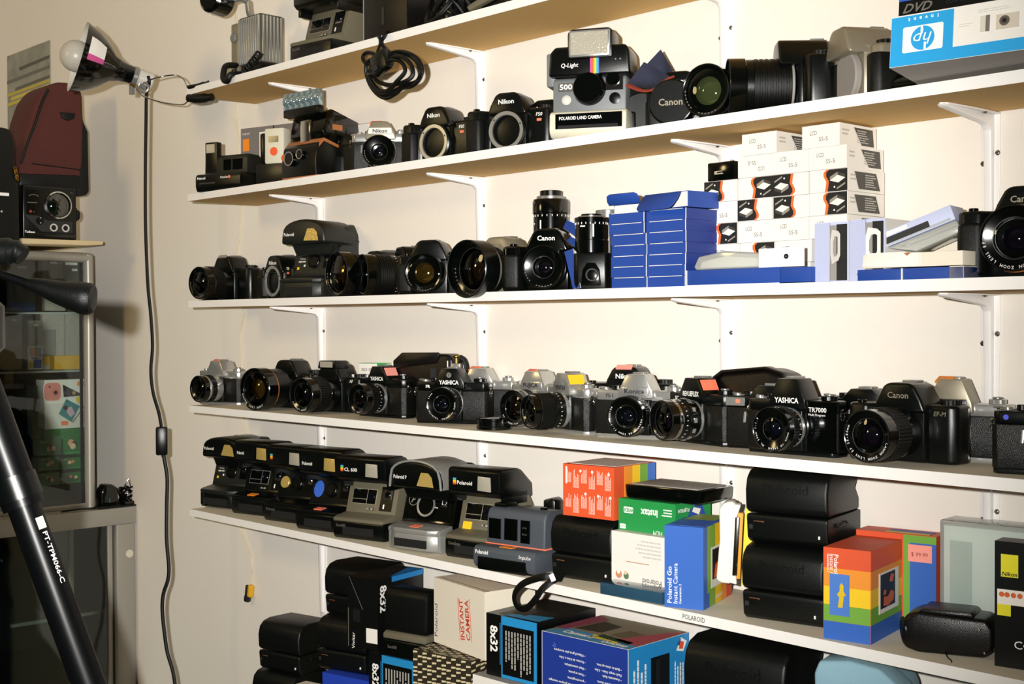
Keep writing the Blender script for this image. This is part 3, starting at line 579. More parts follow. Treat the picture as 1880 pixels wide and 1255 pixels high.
# folded instant cameras
sh = shut_instant('folded black instant camera under the orange carton', Vector((-.275, -.132, Z5)), 8)
again(sh, 'folded black instant camera, upper of two stacked beside the rainbow striped carton', Vector((.092, -.128, Z5 + .0995)), 12)
again(sh, 'folded black instant camera, lower of two stacked beside the rainbow striped carton', Vector((.094, -.140, Z5)), 11)
t = thing('wrist_strap', 'black wrist strap looping down over the shelf edge', 'strap', (0, 0, 0))
pp = [aty(u, v, y) for u, v, y in ((1032, 1062, -.15), (1018, 1060, -.165), (1000, 1058, -.178), (965, 1068, -.184), (948, 1083, -.186), (944, 1100, -.186), (952, 1115, -.186), (968, 1115, -.186), (984, 1098, -.185), (996, 1080, -.182), (1014, 1066, -.172), (1030, 1058, -.150))]
MB().tube(smooth_path(pp, 6), .0052, 'black rubber', flat=.18, n=8, up=(0, 1, .3)).build('band', t)
MB().tube([aty(1010, 1062, -.176), aty(1018, 1058, -.17)], .006, 'white ink', flat=.3).build('tag', t)
# cartons
def orange(mb, w, d, h):
    F = FR(0, 0, 0); mb.panel(F, .005, .008, h * .62, h * .95, 'white ink')
    for j, (a, b) in enumerate(((.54, .93), (.08, .45))):
        for i in range(6): mb.lines(F, h * b - h * (.28 + .1 * (i % 2)), h * b, w * (.05 + .155 * i), w * (.05 + .155 * i + .12), 6, '#f6d8c8', vert=True, ragged=.5)
    for x, y in ((.35, .88), (.58, .88), (.9, .86), (.45, .45), (.7, .43), (.93, .42)): mb.disc(F, w * x, h * y, .0022, 'white ink')
    stripes(mb, RT(w, 0, 0), d * .24, d, .0005, h - .0005, ['#e8902a', '#f0c51c', '#6fa53a', '#3b6fc4'], True); mb.panel(TP(0, 0, h), .006, w - .004, .01, d - .01, 'white card')
carton('instant_camera_box', 'orange carton with rainbow striped side lying on the folded black camera', Vector((-.304, -.140, Z5 + .0992)), .096, .105, .078, 6, '#d9532a', extra=orange)
def white5(mb, w, d, h):
    F = FRM((w, 0, h), (-1, 0, 0), (0, 0, -1))
    mb.text(F, 'Polaroid', .0085, 'black ink', .007, h * .70 + .002, 'l', w=.034).panel(F, w * .3, w * .72, h * .48, h * .49, 'tan trim').lines(F, .008, w * .55, h * .08, h * .4, 5, '#c9c6c0').disc(F, w * .86, h * .72, .006, '#c98a6a').disc(F, w * .72, h * .73, .005, '#5a7a5a').disc(F, w * .86, h * .68, .003, '#f2e6da', .0008).disc(F, w * .73, h * .68, .003, '#d8c0a0', .0008)
carton('instant_camera_box', 'white carton with upside down lettering behind the clear blue case', P(1123, -.136, Z5), .10, .06, .086, 2, 'white card', extra=white5)
def green(mb, w, d, h):
    F = FRM((w, 0, h), (-1, 0, 0), (0, 0, -1))
    mb.text(F, 'instax', .0105, 'white ink', w * .30, .012, 'l', bold=.03, w=.031).poly(F, rrect(.018, .009, .002, 3, w * .82, .016), 'white ink', .0004).text(F, 'WIDE', .0055, '#2a9a50', w * .82, .0135, bold=.03, t=.0009).poly(F, rrect(.011, .007, .0015, 3, w * .92, h * .88), 'white ink').text(F, 'ISO800', .0025, '#2a9a50', w * .92, h * .86, t=.0008).text(F, 'FILM', .006, 'white ink', w * .3, h * .9)
    mb.lines(F, w * .06, w * .24, .008, .02, 3, 'white ink'); R = FRM((w, d, h), (0, -1, 0), (0, 0, -1)); mb.text(R, 'FUJIFILM', .005, 'white ink', d * .78, .008, bold=.02, w=.026).poly(R, [(d * .3, .0), (d * .62, .012), (d * .7, .03), (d * .1, .03)], '#2b4aa0').poly(R, [(d * .3, .012), (d * .5, .008), (d * .55, .014), (d * .35, .02)], '#f4efe8', .0006).poly(R, [(d * .1, .03), (d * .7, .03), (d * .6, .045), (d * .1, .042)], '#c79a64', .0004)
carton('film_box', 'green film carton lying on the white carton with upside down lettering', Vector((-.207, -.122, Z5 + .0865)), .104, .085, .046, 3, '#1f8f45', extra=green)
t = thing('plastic_tray', 'black plastic tray lying on the green film carton', 'tray', Vector((-.196, -.118, Z5 + .1335)), 5)
MB().prism([(0, .002), (.006, 0), (.122, 0), (.128, .002), (.130, .020), (-.002, .020)], 0, .085, 'black gloss', 'y', .002).build('body', t)
MB().box(.006, .122, .006, .079, .0198, .0215, 'grey card', .0006).build('lid', t)
t = thing('cassette_case', 'clear blue plastic case lying at the shelf edge under the upside-down lettering', 'case', Vector((-.197, -.173, Z5)), 3)
MB().box(0, .112, 0, .034, .0, .017, 'smoke blue plastic', .0015).build('shell', t)
MB().box(.006, .106, .006, .030, .004, .010, 'black gloss', .001).build('insert', t)
def go(mb, w, d, h):
    F = FRM((0, 0, 0), (0, 0, 1), (-1, 0, 0))
    mb.text(F, 'Polaroid Go', .0062, 'white ink', .006, -.0105, 'l', bold=.015, w=.050).text(F, 'Instant Camera', .0062, 'white ink', .006, -.0190, 'l', bold=.005, w=.055).text(F, 'Generation 2', .0034, 'white ink', .006, -.0245, 'l', bold=.01, w=.027)
    R = RT(w, 0, 0); stripes(mb, R, 0.0005, d, .0005, h - .0005, ['#2f62b8', '#7fa83a', '#e8c01c', '#e8902a', '#d9532a'], True)
    mb.panel(R, 0.0005, d * .12, .0005, h - .0005, '#2f62b8', .0006).panel(R, d * .12, d * .36, .02, h - .0005, '#7fa83a', .0006).panel(R, d * .25, d * .8, h * .22, h * .72, 'white card', .0008).panel(R, d * .29, d * .76, h * .32, h * .69, '#17120f', .001).poly(R, [(d * .33, h * .33), (d * .5, h * .35), (d * .46, h * .52), (d * .38, h * .5)], '#d9682a', .0014).text(R, 'polaroid', .0062, 'white ink', d * .52, h * .07, t=.0011)
    mb.panel(TP(0, 0, h), .002, w - .002, d * .05, d * .55, '#3a66c8').poly(TP(0, 0, h), [(w * .1, d * .5), (w * .9, d * .55), (w * .9, d), (w * .1, d)], '#9aa84a', .0006)
carton('instant_camera_box', 'blue carton with white lettering and a striped side at the shelf edge', Vector((-.078, -.170, Z5)), .056, .118, .112, 19, '#2f62b8', extra=go)
t = thing('film_pouch', 'open white film carton showing yellow and silver foil, beside the blue carton', 'box', Vector((-.030, -.118, Z5 + .033)), 14, rot=(0, rad(3), rad(32)))
t.scale = (.95, .7, .98)
MB().prism([(0, .004), (.008, -.0), (.022, .0), (.020, .03), (.024, .07), (.026, .108), (.018, .116), (.006, .113), (-.001, .104), (.002, .06)], -.004, .045, 'white card', 'y', .004, seg=3).build('carton', t)
MB().prism([(.019, .002), (.030, .0), (.026, .03), (.024, .09), (.030, .112), (.02, .112)], -.006, .03, 'white card', 'y', .002).build('flap', t)
MB().box(.026, .034, -.002, .02, .008, .1, '#d8961c', .001).box(.0225, .030, -.008, .0, .012, .095, 'chrome', .002).build('foil_packet', t)
MB().box(.036, .054, -.004, .028, .0, .108, '#ecd21a', .0008).text(FR(.045, -.004, .03), 'Polaroid', .005, 'white ink', 0, 0, rot=90, t=.0006).build('yellow_wrapper', t)
def rb(mb, w, d, h):
    F = FR(0, 0, 0); R = RT(w, 0, 0)
    for FF, ww in ((F, w), (R, d)):
        for i, (a, b) in enumerate(((.78, 1), (.58, .78), (.38, .58), (.2, .38), (0, .2))): mb.panel(FF, .0003, ww - .0003, h * a, h * b - .0002, RB[i], .0003)
    G = FRM((0, 0, h), (0, 0, -1), (1, 0, 0))
    mb.text(G, 'Polaroid Go', .0055, 'white ink', .008, .014, 'l', bold=.015, w=.042).text(G, 'Instant Camera', .0055, 'white ink', .008, .0085, 'l', w=.046).text(G, 'Generation 2', .003, 'white ink', .008, .005, 'l', bold=.01)
    mb.panel(F, w * .14, w * .56, h * .27, h * .72, '#4a7ac8', .0012)
    hk = [(.30, .36), (.40, .36), (.42, .45), (.42, .48), (.47, .50), (.42, .54), (.42, .60), (.38, .63), (.34, .60), (.34, .54), (.28, .50), (.33, .47)]
    mb.poly(F, [(w * (x + .02), h * y) for x, y in hk], '#d8b81c', .0016)
    mb.panel(R, d * .24, d * .84, h * .28, h * .72, 'white card', .0008).panel(R, d * .28, d * .72, h * .33, h * .70, '#120e0c', .0012)
    for q in ([(.34, .36), (.5, .34), (.66, .38), (.68, .46), (.58, .50), (.48, .44), (.36, .46)], [(.52, .60), (.64, .58), (.68, .66), (.58, .68)], [(.34, .48), (.42, .47), (.44, .52), (.36, .53)]): mb.poly(R, [(d * x, h * y) for x, y in q], '#c8602a', .0016)
    mb.text(R, 'Everything is instant', .003, 'white ink', d * .93, h * .45, rot=-90, t=.0012)
carton('instant_camera_box', 'rainbow striped carton with blue hang tab standing at the shelf edge', Vector((.1735, -.165, Z5)), .060, .112, .113, 11, '#d9532a', extra=rb)
def rb2(mb, w, d, h):
    F = FR(0, 0, 0); mb.panel(F, w * .6, w, .0005, h - .0005, '#6fa53a', .0003).panel(F, w * .68, w, .0005, h - .010, '#2f62b8', .0006).panel(F, w * .66, w * .95, h * .72, h * .9, 'pink sticker', .0012).text(F, '$ 99.99', .005, 'red trim', w * .8, h * .78, t=.0016); mb.panel(TP(0, 0, h), w * .35, w * .9, d * .1, d * .8, '#2b4aa0').panel(TP(0, 0, h), w * .35, w * .9, d * .1, d * .35, '#d8a81c', .0006)
carton('instant_camera_box', 'blue and orange carton with pink price tag behind the rainbow striped one', Vector((.152, -.058, Z5)), .105, .04, .120, 10, '#d9532a', extra=rb2)
t = thing('display_case', 'frosted clear plastic case standing at the back beside the blue price-tagged carton', 'case', Vector((.266, -.052, Z5)), 6)
MB().box(0, .19, 0, .045, 0, .145, 'frosted plastic', .003).build('shell', t)
MB().box(.004, .186, .004, .041, .004, .138, '#f0f5f0', .001).panel(FR(0, .004, 0), .09, .18, .04, .115, '#9fc0c8').panel(FR(0, .004, 0), .012, .04, .01, .12, '#a9bdb6').build('insert', t)
t = thing('camera_case', 'small black leather camera case lying at the shelf edge beside the black carton', 'camera case', Vector((.296, -.135, Z5)), 18)
MB().prism([(-.030, .012), (-.024, .003), (-.008, -.001), (.066, .001), (.076, .012), (.076, .034), (.068, .046), (-.010, .048), (-.026, .040)], -.006, .050, 'leather', 'y', .009, seg=3).build('body', t)
MB().prism([(-.010, .046), (-.004, .052), (.050, .052), (.054, .046)], -.004, .044, 'leather', 'y', .002).build('flap', t)
MB().lathe([(.014, 0), (.0135, .0015), (.012, .0015)], 'leather', FRM((-.028, .006, .024), (.5, -1, 0), (0, 0, 1)), 28).disc(FRM((-.0285, .006, .024), (.5, -1, 0), (0, 0, 1)), 0, 0, .012, 'leather', .001).build('end_cap', t)
MB().dome(.002, .0012, 'chrome', FR(.060, -.0065, .034)).dome(.0015, .001, 'chrome', FR(.066, -.0065, .008)).build('rivet', t)
MB().tube(smooth_path([(.022, -.004, .003), (.028, -.022, .002), (.034, -.032, .001), (.036, -.0395, -.004), (.044, -.0395, -.016)]), .0007, 'black').build('thread', t)
def nik(mb, w, d, h):
    F = FR(0, 0, 0); mb.panel(F, .007, .026, h * .72, h * .9, '#e8e020', .0004).text(F, 'Nikon', .0045, 'black ink', .0165, h * .73, bold=.02, shear=.2, t=.0008, w=.017)
    mb.panel(F, .003, .033, h * .5, h * .62, '#f2ece2', .0004); 
    for x in (.008, .014, .021, .028): mb.disc(F, x, h * .58, .003, '#d8642a', .0008)
    mb.panel(F, .003, .018, h * .41, h * .5, '#e8e020', .0004).panel(F, .034, .06, h * .62, h * .72, '#d86a8a', .0004).panel(F, .034, .06, h * .88, h * .98, '#b8d030', .0004).text(F, 'COOLPIX', .009, 'white ink', .022, h * .16, 'l', w=.06)
carton('camera_box', 'black carton with yellow squares cut off by the right edge', Vector((.380, -.135, Z5)), .10, .03, .142, 9, 'black box', extra=nik)
# ------------------------------------------------------------------ counter below with the last rows of stock
tc = thing('counter', 'dark counter below the lowest shelf, out of sight under the stacked stock', 'counter', (-1.22, 0, Z6), 0)
MB().box(0, 2.2, -.42, -.005, -.03, 0, 'black box', .003).build('top', tc); MB().box(.02, 2.18, -.40, -.01, -.59, -.03, 'black box').build('carcass', tc)
# ------------------------------------------------------------------ stock stacked on the counter
GF = 'folded instant cameras'
again(sh, 'folded black instant camera, topmost of the stack under the left of the lowest shelf', Vector((-.906, -.110, -.600)), 12)
again(sh, 'folded black instant camera resting on the blue carton, below the topmost one', Vector((-.885, -.140, -.694)), 16)
again(sh, 'folded black instant camera, leftmost of the stock below the lowest shelf', Vector((-1.118, -.125, -.742)), 12)
again(sh, 'folded black instant camera under the leftmost one, nearly cut off by the frame', Vector((-1.128, -.135, -.842)), 10)
solo(MB().box(-.07, .07, -.05, .05, 0, .018, 'black box'), 'carton', 'thin black carton under the lowest folded camera at bottom left', 'box', (-1.128, -.08, -.860), 10)
bg = again(sh, 'large folded black instant camera directly under the lettering on the lowest shelf', Vector((.035, -.165, -.6105)), 10); bg.scale = (1.3, 1.1, 1.4)
solo(MB().box(-.075, .075, 0, .12, 0, .249, 'black box', .001), 'carton', 'black carton under the large folded camera below the shelf lettering', 'box', (.035, -.155, -.860), 10)
def low1(mb, w, d, h): mb.panel(TP(0, 0, h), w * .4, w * .8, .01, d * .6, '#a8623a').poly(TP(0, 0, h), [(w * .8, 0), (w, .0), (w, d), (w * .6, d * .5)], '#5a4a3a', .0006).lines(FR(0, 0, 0), .01, w - .01, h - .03, h - .006, 3, '#b8a888')
carton('carton', 'cream carton with printed lid at the very bottom, right of the leftmost folded camera', Vector((-1.05, -.19, -.860)), .105, .10, .105, 12, 'cream card', extra=low1)
carton('carton', 'blue carton at the very bottom left of the cartons marked 8x32', Vector((-.915, -.160, -.860)), .115, .13, .1655, 12, '#1d3fae')
def bx32(top, lines, bar=False):
    def f(mb, w, d, h):
        F = FR(0, 0, 0); R = RT(w, 0, 0)
        G = FRM((0, 0, h), (0, 0, -1), (1, 0, 0))
        if bar:
            mb.text(FRM((w, 0, h), (0, 0, -1), (0, 1, 0)), '8x32', .017, 'white ink', .012, .006, 'l', bold=.03, w=.048)
            mb.panel(F, w * .62, w * .98, .012, .038, 'white card').lines(F, w * .65, w * .95, .014, .031, 14, 'black ink', vert=True, ragged=0, fill=.6, t=.0007)
            mb.text(F, 'Vivitar', .007, 'white ink', w * .25, .012, rot=90, w=.03).panel(F, .002, .003, 0, h * .55, 'grey ink')
            mb.poly(F, [(.004, h), (.005, h), (w * .52, h * .55), (w * .5, h * .55)], 'grey ink')
            mb.panel(R, d * .30, d, h - .010, h - .0004, '#1d7fc4').poly(TP(0, 0, h), [(w, d * .25), (w, d), (w * .55, d)], '#1d7fc4')
        else:
            mb.text(G, '8x32', .015, 'white ink', .018, .010, 'l', bold=.03, w=.042).panel(F, .030, .031, .02, h - .012, '#2a8ccc').panel(F, .033, w, .0004, h - .0004, '#1d86c0').panel(F, .036, w - .006, .006, h - .014, 'black box', .0008).lines(G, .022, h - .008, .041, w - .010, 9, '#a9a69e', ragged=.4, t=.0012)
            if top: mb.panel(TP(0, 0, h), .02, w - .01, .01, d * .5, 'dark grey').poly(TP(0, 0, h), [(w * .3, .004), (w, .004), (w, d * .3), (w * .5, d * .2)], '#2a86b8', .0006).poly(TP(0, 0, h), [(w * .25, .03), (w * .6, .02), (w * .62, .05), (w * .3, .06)], '#2a2018', .0008)
    return f
carton('binocular_box', 'upright black and blue carton marked 8x32 with a barcode under the lowest shelf', Vector((-.838, -.158, -.632)), .072, .13, .127, 13, 'black box', extra=bx32(0, 0, True))
carton('binocular_box', 'black and blue carton marked 8x32 under the one with the barcode', Vector((-.778, -.155, -.860)), .112, .13, .2275, 8, 'black box', extra=bx32(0, 1))
carton('binocular_box', 'black and blue carton marked 8x32 left of the bright blue carton', Vector((-.452, -.165, -.606)), .108, .14, .098, 4, 'black box', extra=bx32(1, 1))
t = thing('folded_instant_camera', 'folded black instant camera with olive front ledge, left of the cream stamped carton', 'camera', (-.682, -.150, -.6318), 12, GF); t.scale = (.9, .6, 1)
MB().prism([(.01, 0), (0, .004), (0, .030), (.004, .034), (.10, .034), (.10, 0)], -.052, .052, 'black', 'x', .003).text(FR(0, 0, .018), 'Sun600', .0055, 'grey ink', -.03, 0, t=.001).build('base', t)
MB().prism([(-.002, .0345), (-.002, .043), (.01, .047), (.1, .047), (.1, .0345)], -.0525, .0525, 'olive', 'x', .002).build('front_ledge', t)
MB().prism([(.004, .0475), (.002, .060), (.006, .112), (.02, .122), (.08, .12), (.10, .08), (.10, .0475)], -.052, .052, 'black matt', 'x', .005).build('flash_lid', t)
def stampbox(mb, w, d, h):
    G = FRM((0, 0, 0), (0, 0, 1), (-1, 0, 0)); F = FR(0, 0, 0)
    mb.text(G, 'Polaroid', .009, '#23305e', h * .10, -.012, 'l', w=.055)
    S = F @ TR(w * .62, h * .50, 0) @ RZ(96)
    mb.text(S, 'INSTANT', .0115, '#c8472a', 0, .0020, bold=.02, w=.066).text(S, 'CAMERA', .0115, '#c8472a', 0, -.0150, bold=.02, w=.066)
    mb.panel(S, -.035, .035, -.0185, -.0178, '#c8472a', .0006).panel(S, -.035, .035, .0162, .0170, '#c8472a', .0006)
    mb.panel(TP(0, 0, h), .012, w, d * .08, d * .10, 'grey ink', .0002)
carton('instant_camera_box', 'cream carton with red stamped lettering hanging over the patterned box', P(797, -.135, -.5895), .155, .10, .110, -8, 'cream card', extra=stampbox)
def patt(mb, w, d, h):
    random.seed(3)
    for F, ww, hh in ((FR(0, 0, 0), w, h), (RT(w, 0, 0), d, h), (TP(0, 0, h), w, d)):
        nx, ny = int(ww / .0105), int(hh / .0065)
        for i in range(nx):
            for j in range(ny):
                if (i + j) % 2 == 0 or (i * 3 + j) % 5 == 0: mb.poly(F, [(ww * i / nx + .0008, hh * j / ny + .001), (ww * (i + 1) / nx - .0003, hh * j / ny + .0015 + .001), (ww * (i + 1) / nx - .0003, hh * (j + .62) / ny + .001), (ww * i / nx + .0008, hh * (j + .62) / ny - .0005 + .001)], '#d2c39c', .0004)
carton('patterned_box', 'dark box covered in small cream blocks under the cream stamped carton', Vector((-.614, -.185, -.860)), .128, .125, .2675, 8, '#2a2519', extra=patt)
def talk(mb, w, d, h):
    F = FRM((w, 0, h), (-1, 0, 0), (0, 0, -1)); T = TP(0, 0, h); R = RT(w, 0, 0)
    txt = (('Built-in close up lens.', .030), ('Flash range: 0.6m - 3.0m', .038), ('Automatic flash.', .045), ('Just point and shoot.', .055), ('pre-recorded messages', .066), ('Use your own message.', .075))
    for i, (s, y) in enumerate(txt): mb.text(F, ('• ' if i % 2 == 0 or i == 3 else '  ') + s, .0036, 'white ink', .012, y, 'l', bold=.01)
    for i, s in enumerate(('Objectif gros plan incorpore', 'Portee: de 0.6m a 3.0m', 'Flash automatique.', 'Visez et posez.', 'pre-enregistres.', 'Enregistrez vos propres messages')): mb.text(F, '• ' + s, .0036, 'white ink', w * .48, .022 + .0095 * i, 'l', bold=.01)
    for i in range(7): mb.disc(F, w * .83 + .006 * random.random(), .014 + .01 * random.random(), .0008, '#6f8fe0')
    mb.panel(F, .006, w * .9, h - .004, h - .0005, '#4a9ad0', .0003)
    mb.panel(T, .002, w - .002, .002, d - .002, '#8a8068').poly(T, [(.0, .0), (w, .0), (w, .028), (w * .1, .040)], '#4e8fb8', .0006).poly(T, [(w * .15, .045), (w * .45, .05), (w * .45, .1), (w * .2, .11)], '#3a352a', .0006).poly(T, [(w * .55, .05), (w * .85, .04), (w * .9, .08), (w * .6, .09)], '#6d6148', .0006).poly(T, [(w * .7, .03), (w, .02), (w, .14), (w * .9, .12)], '#b2505a', .0008).poly(T, [(0, .03), (w * .12, .03), (w * .2, .12), (0, .14)], '#8a4050', .0008).poly(T, [(w * .5, .028), (w * .9, .018), (w * .9, .034), (w * .5, .044)], '#26402a', .0008)
    mb.text(T, 'OneStep', .010, 'white ink', w * .80, .006, bold=.04, w=.05).text(T, 'Talking', .016, '#f2d81c', w * .62, .018, bold=.05, w=.06).text(T, 'Camera', .013, 'white ink', w * .34, .014, bold=.05, w=.06, shear=.1)
    q = h - .075; mb.box(d * .36, d * .66, q - .02, h - .022, .0002, .0012, 'black box', 0, R).panel(R, d * .44, d * .50, q, h - .026, 'charcoal', .0016).lines(R, q, h - .018, d * .06, d * .30, 4, 'white ink', vert=True, ragged=.4).lines(R, q, h - .030, d * .74, d * .96, 5, 'white ink', vert=True, ragged=.4)
    mb.poly(R, [(d * .78, h - .022), (d * .90, h - .026), (d * .96, h - .012), (d * .86, h - .004)], 'white ink').poly(R, [(d * .82, h - .020), (d * .89, h - .022), (d * .91, h - .012), (d * .85, h - .009)], '#e0562a', .0008).poly(R, [(d * .79, h - .013), (d * .83, h - .016), (d * .86, h - .005)], '#23408a', .0009)
carton('instant_camera_box', 'bright blue carton with upside down white lists under the lowest shelf', Vector((-.330, -.160, -.860)), .168, .145, .343, 3, '#16338a', faces={'F': '#16338a', 'R': '#1d86c4', 'L': '#16338a', 'T': '#7a735c'}, extra=talk, edge='white card')
carton('carton', 'plain pale carton under the carton marked 8x32, beside the bright blue carton', Vector((-.468, -.180, -.860)), .125, .15, .2535, 2, 'white card', faces={'T': 'grey card'})
# denim pouch
t = thing('denim_pouch', 'light blue denim pouch with zip tucked under the lowest shelf', 'pouch', (.203, -.125, -.860), 14); t.scale = (.62, .8, 1)
m = MB().prism([(-.065, 0), (-.075, .25), (-.080, .34), (-.076, .382), (-.02, .390), (.04, .386), (.078, .374), (.090, .358), (.080, .335), (.07, .25), (.065, 0)], -.03, .08, 'denim', 'y', .012, seg=3)
m.build('body', t)
MB().prism([(-.080, .345), (-.082, .376), (-.072, .392), (-.01, .397), (.05, .392), (.092, .372), (.098, .358), (.07, .352), (.0, .348)], -.040, .02, 'denim', 'y', .006, seg=3).build('flap', t)
MB().tube(smooth_path([(-.081, -.041, .352), (-.03, -.043, .352), (.03, -.043, .356), (.07, -.042, .360), (.094, -.038, .364)]), .0016, 'denim').tube(smooth_path([(-.081, -.041, .358), (-.03, -.044, .358), (.03, -.044, .362), (.07, -.043, .366)]), .001, 'denim').build('seam', t)
MB().tube(smooth_path([(.036, -.042, .362), (.040, -.0445, .348), (.052, -.046, .335)]), .0035, 'steel', flat=.4).panel(FR(.060, -.044, .335), -.002, .003, -.02, .02, 'denim', .004).build('zip', t)
# ------------------------------------------------------------------ third shelf
G3 = 'cameras on the third shelf'
afb('black camera with chrome-fronted hump and zoom lens at the left end of the third shelf', P(417, -.085, Z3), 8, H=.096, flash=False, lens_=L(.0355, .066, AFZ, gr=.66), group=G3, sticker='silver', mz=.0375)
afb('black camera body with empty silver lens mount, second from left on the third shelf', P(511, -.100, Z3), -2, text='Nikon', text2='F50', H=.088, W=.12, group=G3, red=True)
instant('dark instant camera with tall rounded flash lid on the third shelf', P(553, -.120, Z3), 14, face='charcoal', front='round', logo='Polaroid', flash='gold flash', arch=.030, W=.114, base='charcoal', lid='charcoal', logo_w=.026)
afb('black camera with gold-glinting telephoto lens turned left beside the tall instant camera', P(694, -.068, Z3), -5, H=.086, W=.10, group=G3, lens_=L(.041, .080, [(.3, .78, 'black', ''), (.3, .9, 'black rubber', 'k'), (.1, .86, 'black', ''), (.3, 1., 'black gloss', '')], 'lens gold', gr=.86), mz=.0415)
afb('black camera with a long ribbed zoom lens, between the two gold lens cameras', P(744, -.050, Z3), -18, H=.092, W=.10, group=G3, lens_=L(.038, .075, ZOOM, 'lens green', gr=.66), mz=.039)
afb('black camera facing the room with a gold lens, left of the champagne silver one', P(790, -.112, Z3), 32, H=.094, W=.116, group=G3, lens_=L(.0340, .030, [(.5, .95, 'black', ''), (.5, 1., 'black gloss', '')], 'lens gold', gr=.86), mz=.037)
afb('champagne silver camera with big hooded lens reaching over the front of the third shelf', P(918, -.116, Z3), 2, H=.090, W=.122, body='champagne', hump='champagne', grip='champagne', group=G3, text='MINOLTA', tcol='grey ink', lens_=L(.046, .066, [(.1, .72, 'champagne', ''), (.25, .8, 'black rubber', 'k'), (.1, .84, 'steel', ''), (.07, .94, 'champagne', ''), (.48, 1., 'black', '')], 'lens amber', gr=.72, hood=.012), mz=.037)
afb('glossy black camera with white lettering and a short lens on the third shelf', P(1008, -.115, Z3), 30, body='black gloss', hump='black gloss', W=.148, H=.097, text='Canon', lens_=L(.0345, .028, [(.3, .96, 'black', ''), (.3, 1., 'black gloss', ''), (.4, .97, 'black', '')], 'lens purple', gr=.5), group=G3, overhang=.016)
def lens_up(label, loc, R, H, rz, extra=None, silver=True):
    t = thing('camera_lens', label, 'lens', loc, rz)
    b = MB().cyl(R, 0, H * .35, 'black gloss', None, 44).lathe([(R * .97, H * .35), (R * .97, H * .42), (R * .99, H * .42), (R * .99, H * .80)], 'black gloss', None, 44).lathe([(R * .99, H * .8), (R * 1.03, H * .81), (R * 1.03, H * .93), (R * .97, H * .95), (R * .01, H * .95)], 'black gloss', None, 44)
    for i in range(22): b.panel(RZ(i * 16.4) @ FR(0, -R * .99, H * .78), -.0005, .0005, -.0015, .0015, 'white ink', .0006)
    b.panel(RZ(10) @ FR(0, -R * .99, H * .72), -.0012, .0012, -H * .3, .002, 'white ink', .0004).panel(RZ(-28) @ FR(0, -R * .99, H * .7), -.004, .004, -.001, .001, 'white ink', .0006)
    b.build('barrel', t)
    MB().lathe([(R * .8, H * .95), (R * .8, H * .98), (R * .74, H * .985), (R * .55, H * .985)], 'steel', None, 40).build('mount_ring', t)
    MB().cyl(R * .62, H * .975, H * 1.04, 'black', None, 36, knurl=.0004).build('rear_cap', t)
    return t
lens_up('tall black zoom lens standing upright behind the glossy black camera', P(1012, -.040, Z3), .0295, .160, 0)
lens_up('black telephoto lens standing upright in front of the blue cartons', P(1086, -.105, Z3) + Vector((0, 0, .056)), .0250, .057, 40)
t = thing('battery_grip', 'black camera grip with a round socket under the shorter upright lens', 'camera part', P(1091, -.115, Z3), 34)
MB().prism([(-.028, -.02), (-.022, -.028), (.022, -.028), (.028, -.02), (.028, .02), (.02, .028), (-.02, .028), (-.028, .02)], 0, .055, 'black', 'z', .003).build('body', t)
MB().prism([(-.015, .006), (-.013, .030), (-.006, .040), (.006, .040), (.013, .030), (.015, .006)], -.031, -.027, 'black gloss', 'y', .0015).lathe([(.009, .0), (.0095, .002), (.0075, .002), (.006, -.002)], 'black rubber', FR(.002, -.031, .022), 24).build('socket', t)
t = thing('camera_lens', 'black lens with grey scale leaning behind the shorter upright lens', 'lens', P(1117, -.060, Z3), 0)
MB().cyl(.020, 0, .112, 'black', None, 36).build('barrel', t); MB().cyl(.0195, .112, .124, 'steel', None, 36).build('mount_ring', t)
# open blue cartons
def flap(label, quad, th=.0012, inner='white card'):
    a, b, c, d = [Vector(p) for p in quad]; n = (b - a).cross(d - a).normalized() * th
    m = MB().add([a, b, c, d], [(0, 1, 2, 3)], 'blue card').add([a + n, b + n, c + n, d + n], [(3, 2, 1, 0)], inner)
    for p, q in ((a, b), (b, c), (c, d), (d, a)): m.add([p, q, q + n, p + n], [(3, 2, 1, 0)], inner)
    return m
t = thing('open_carton', 'open blue carton lid leaning between the glossy black camera and the upright lens', 'box', (0, 0, 0))
flap('', [aty(1036, 462, -.135), aty(1052, 456, -.135), aty(1066, 528, -.150), aty(1052, 530, -.150)]).build('front_flap', t)
flap('', [aty(1034, 418, -.10), aty(1040, 404, -.09), aty(1066, 414, -.10), aty(1064, 440, -.11)]).build('top_flap', t)
flap('', [aty(1040, 442, -.11), aty(1048, 434, -.105), aty(1064, 442, -.115), aty(1064, 460, -.12)]).build('side_flap', t)
MB().add([aty(1054, 458, -.128), aty(1066, 472, -.128), aty(1066, 492, -.125), aty(1058, 478, -.13)], [(0, 1, 2, 3)], 'cream card').build('inner_tab', t)
GB = 'stacked blue cartons on the third shelf'
nth = ['lowest', 'second lowest', 'third lowest', 'fourth lowest', 'fifth lowest', 'sixth lowest', 'seventh lowest']
def bcart(mb, w, d, h): mb.panel(FR(0, 0, 0), w * .08, w * .92, h - .0009, h - .0001, 'white card', .0006).box(w - .0004, w + .0004, -.0004, .0004, .0, h, 'white card')
b0 = None
for ci, (x0, w, nm) in enumerate(((-.1825, .0665, 'left'), (-.1145, .0700, 'right'))):
    for r in range(7):
        jx, jy = random.uniform(-.001, .001), random.uniform(0, .003)
        if ci == 0: jx -= (6 - r) * -.0008 + .002
        mb = MB(); h = .0150
        mb.box(0, w, 0, .118, 0, h, 'blue card', fm={1: 'dark blue card'}); bcart(mb, w, .118, h)
        solo(mb, 'small_carton', 'dark blue carton, %s in the %s hand blue stack' % (nth[r], nm), 'box', (x0 + jx, -.166 + jy, r * .01525), 0, GB)
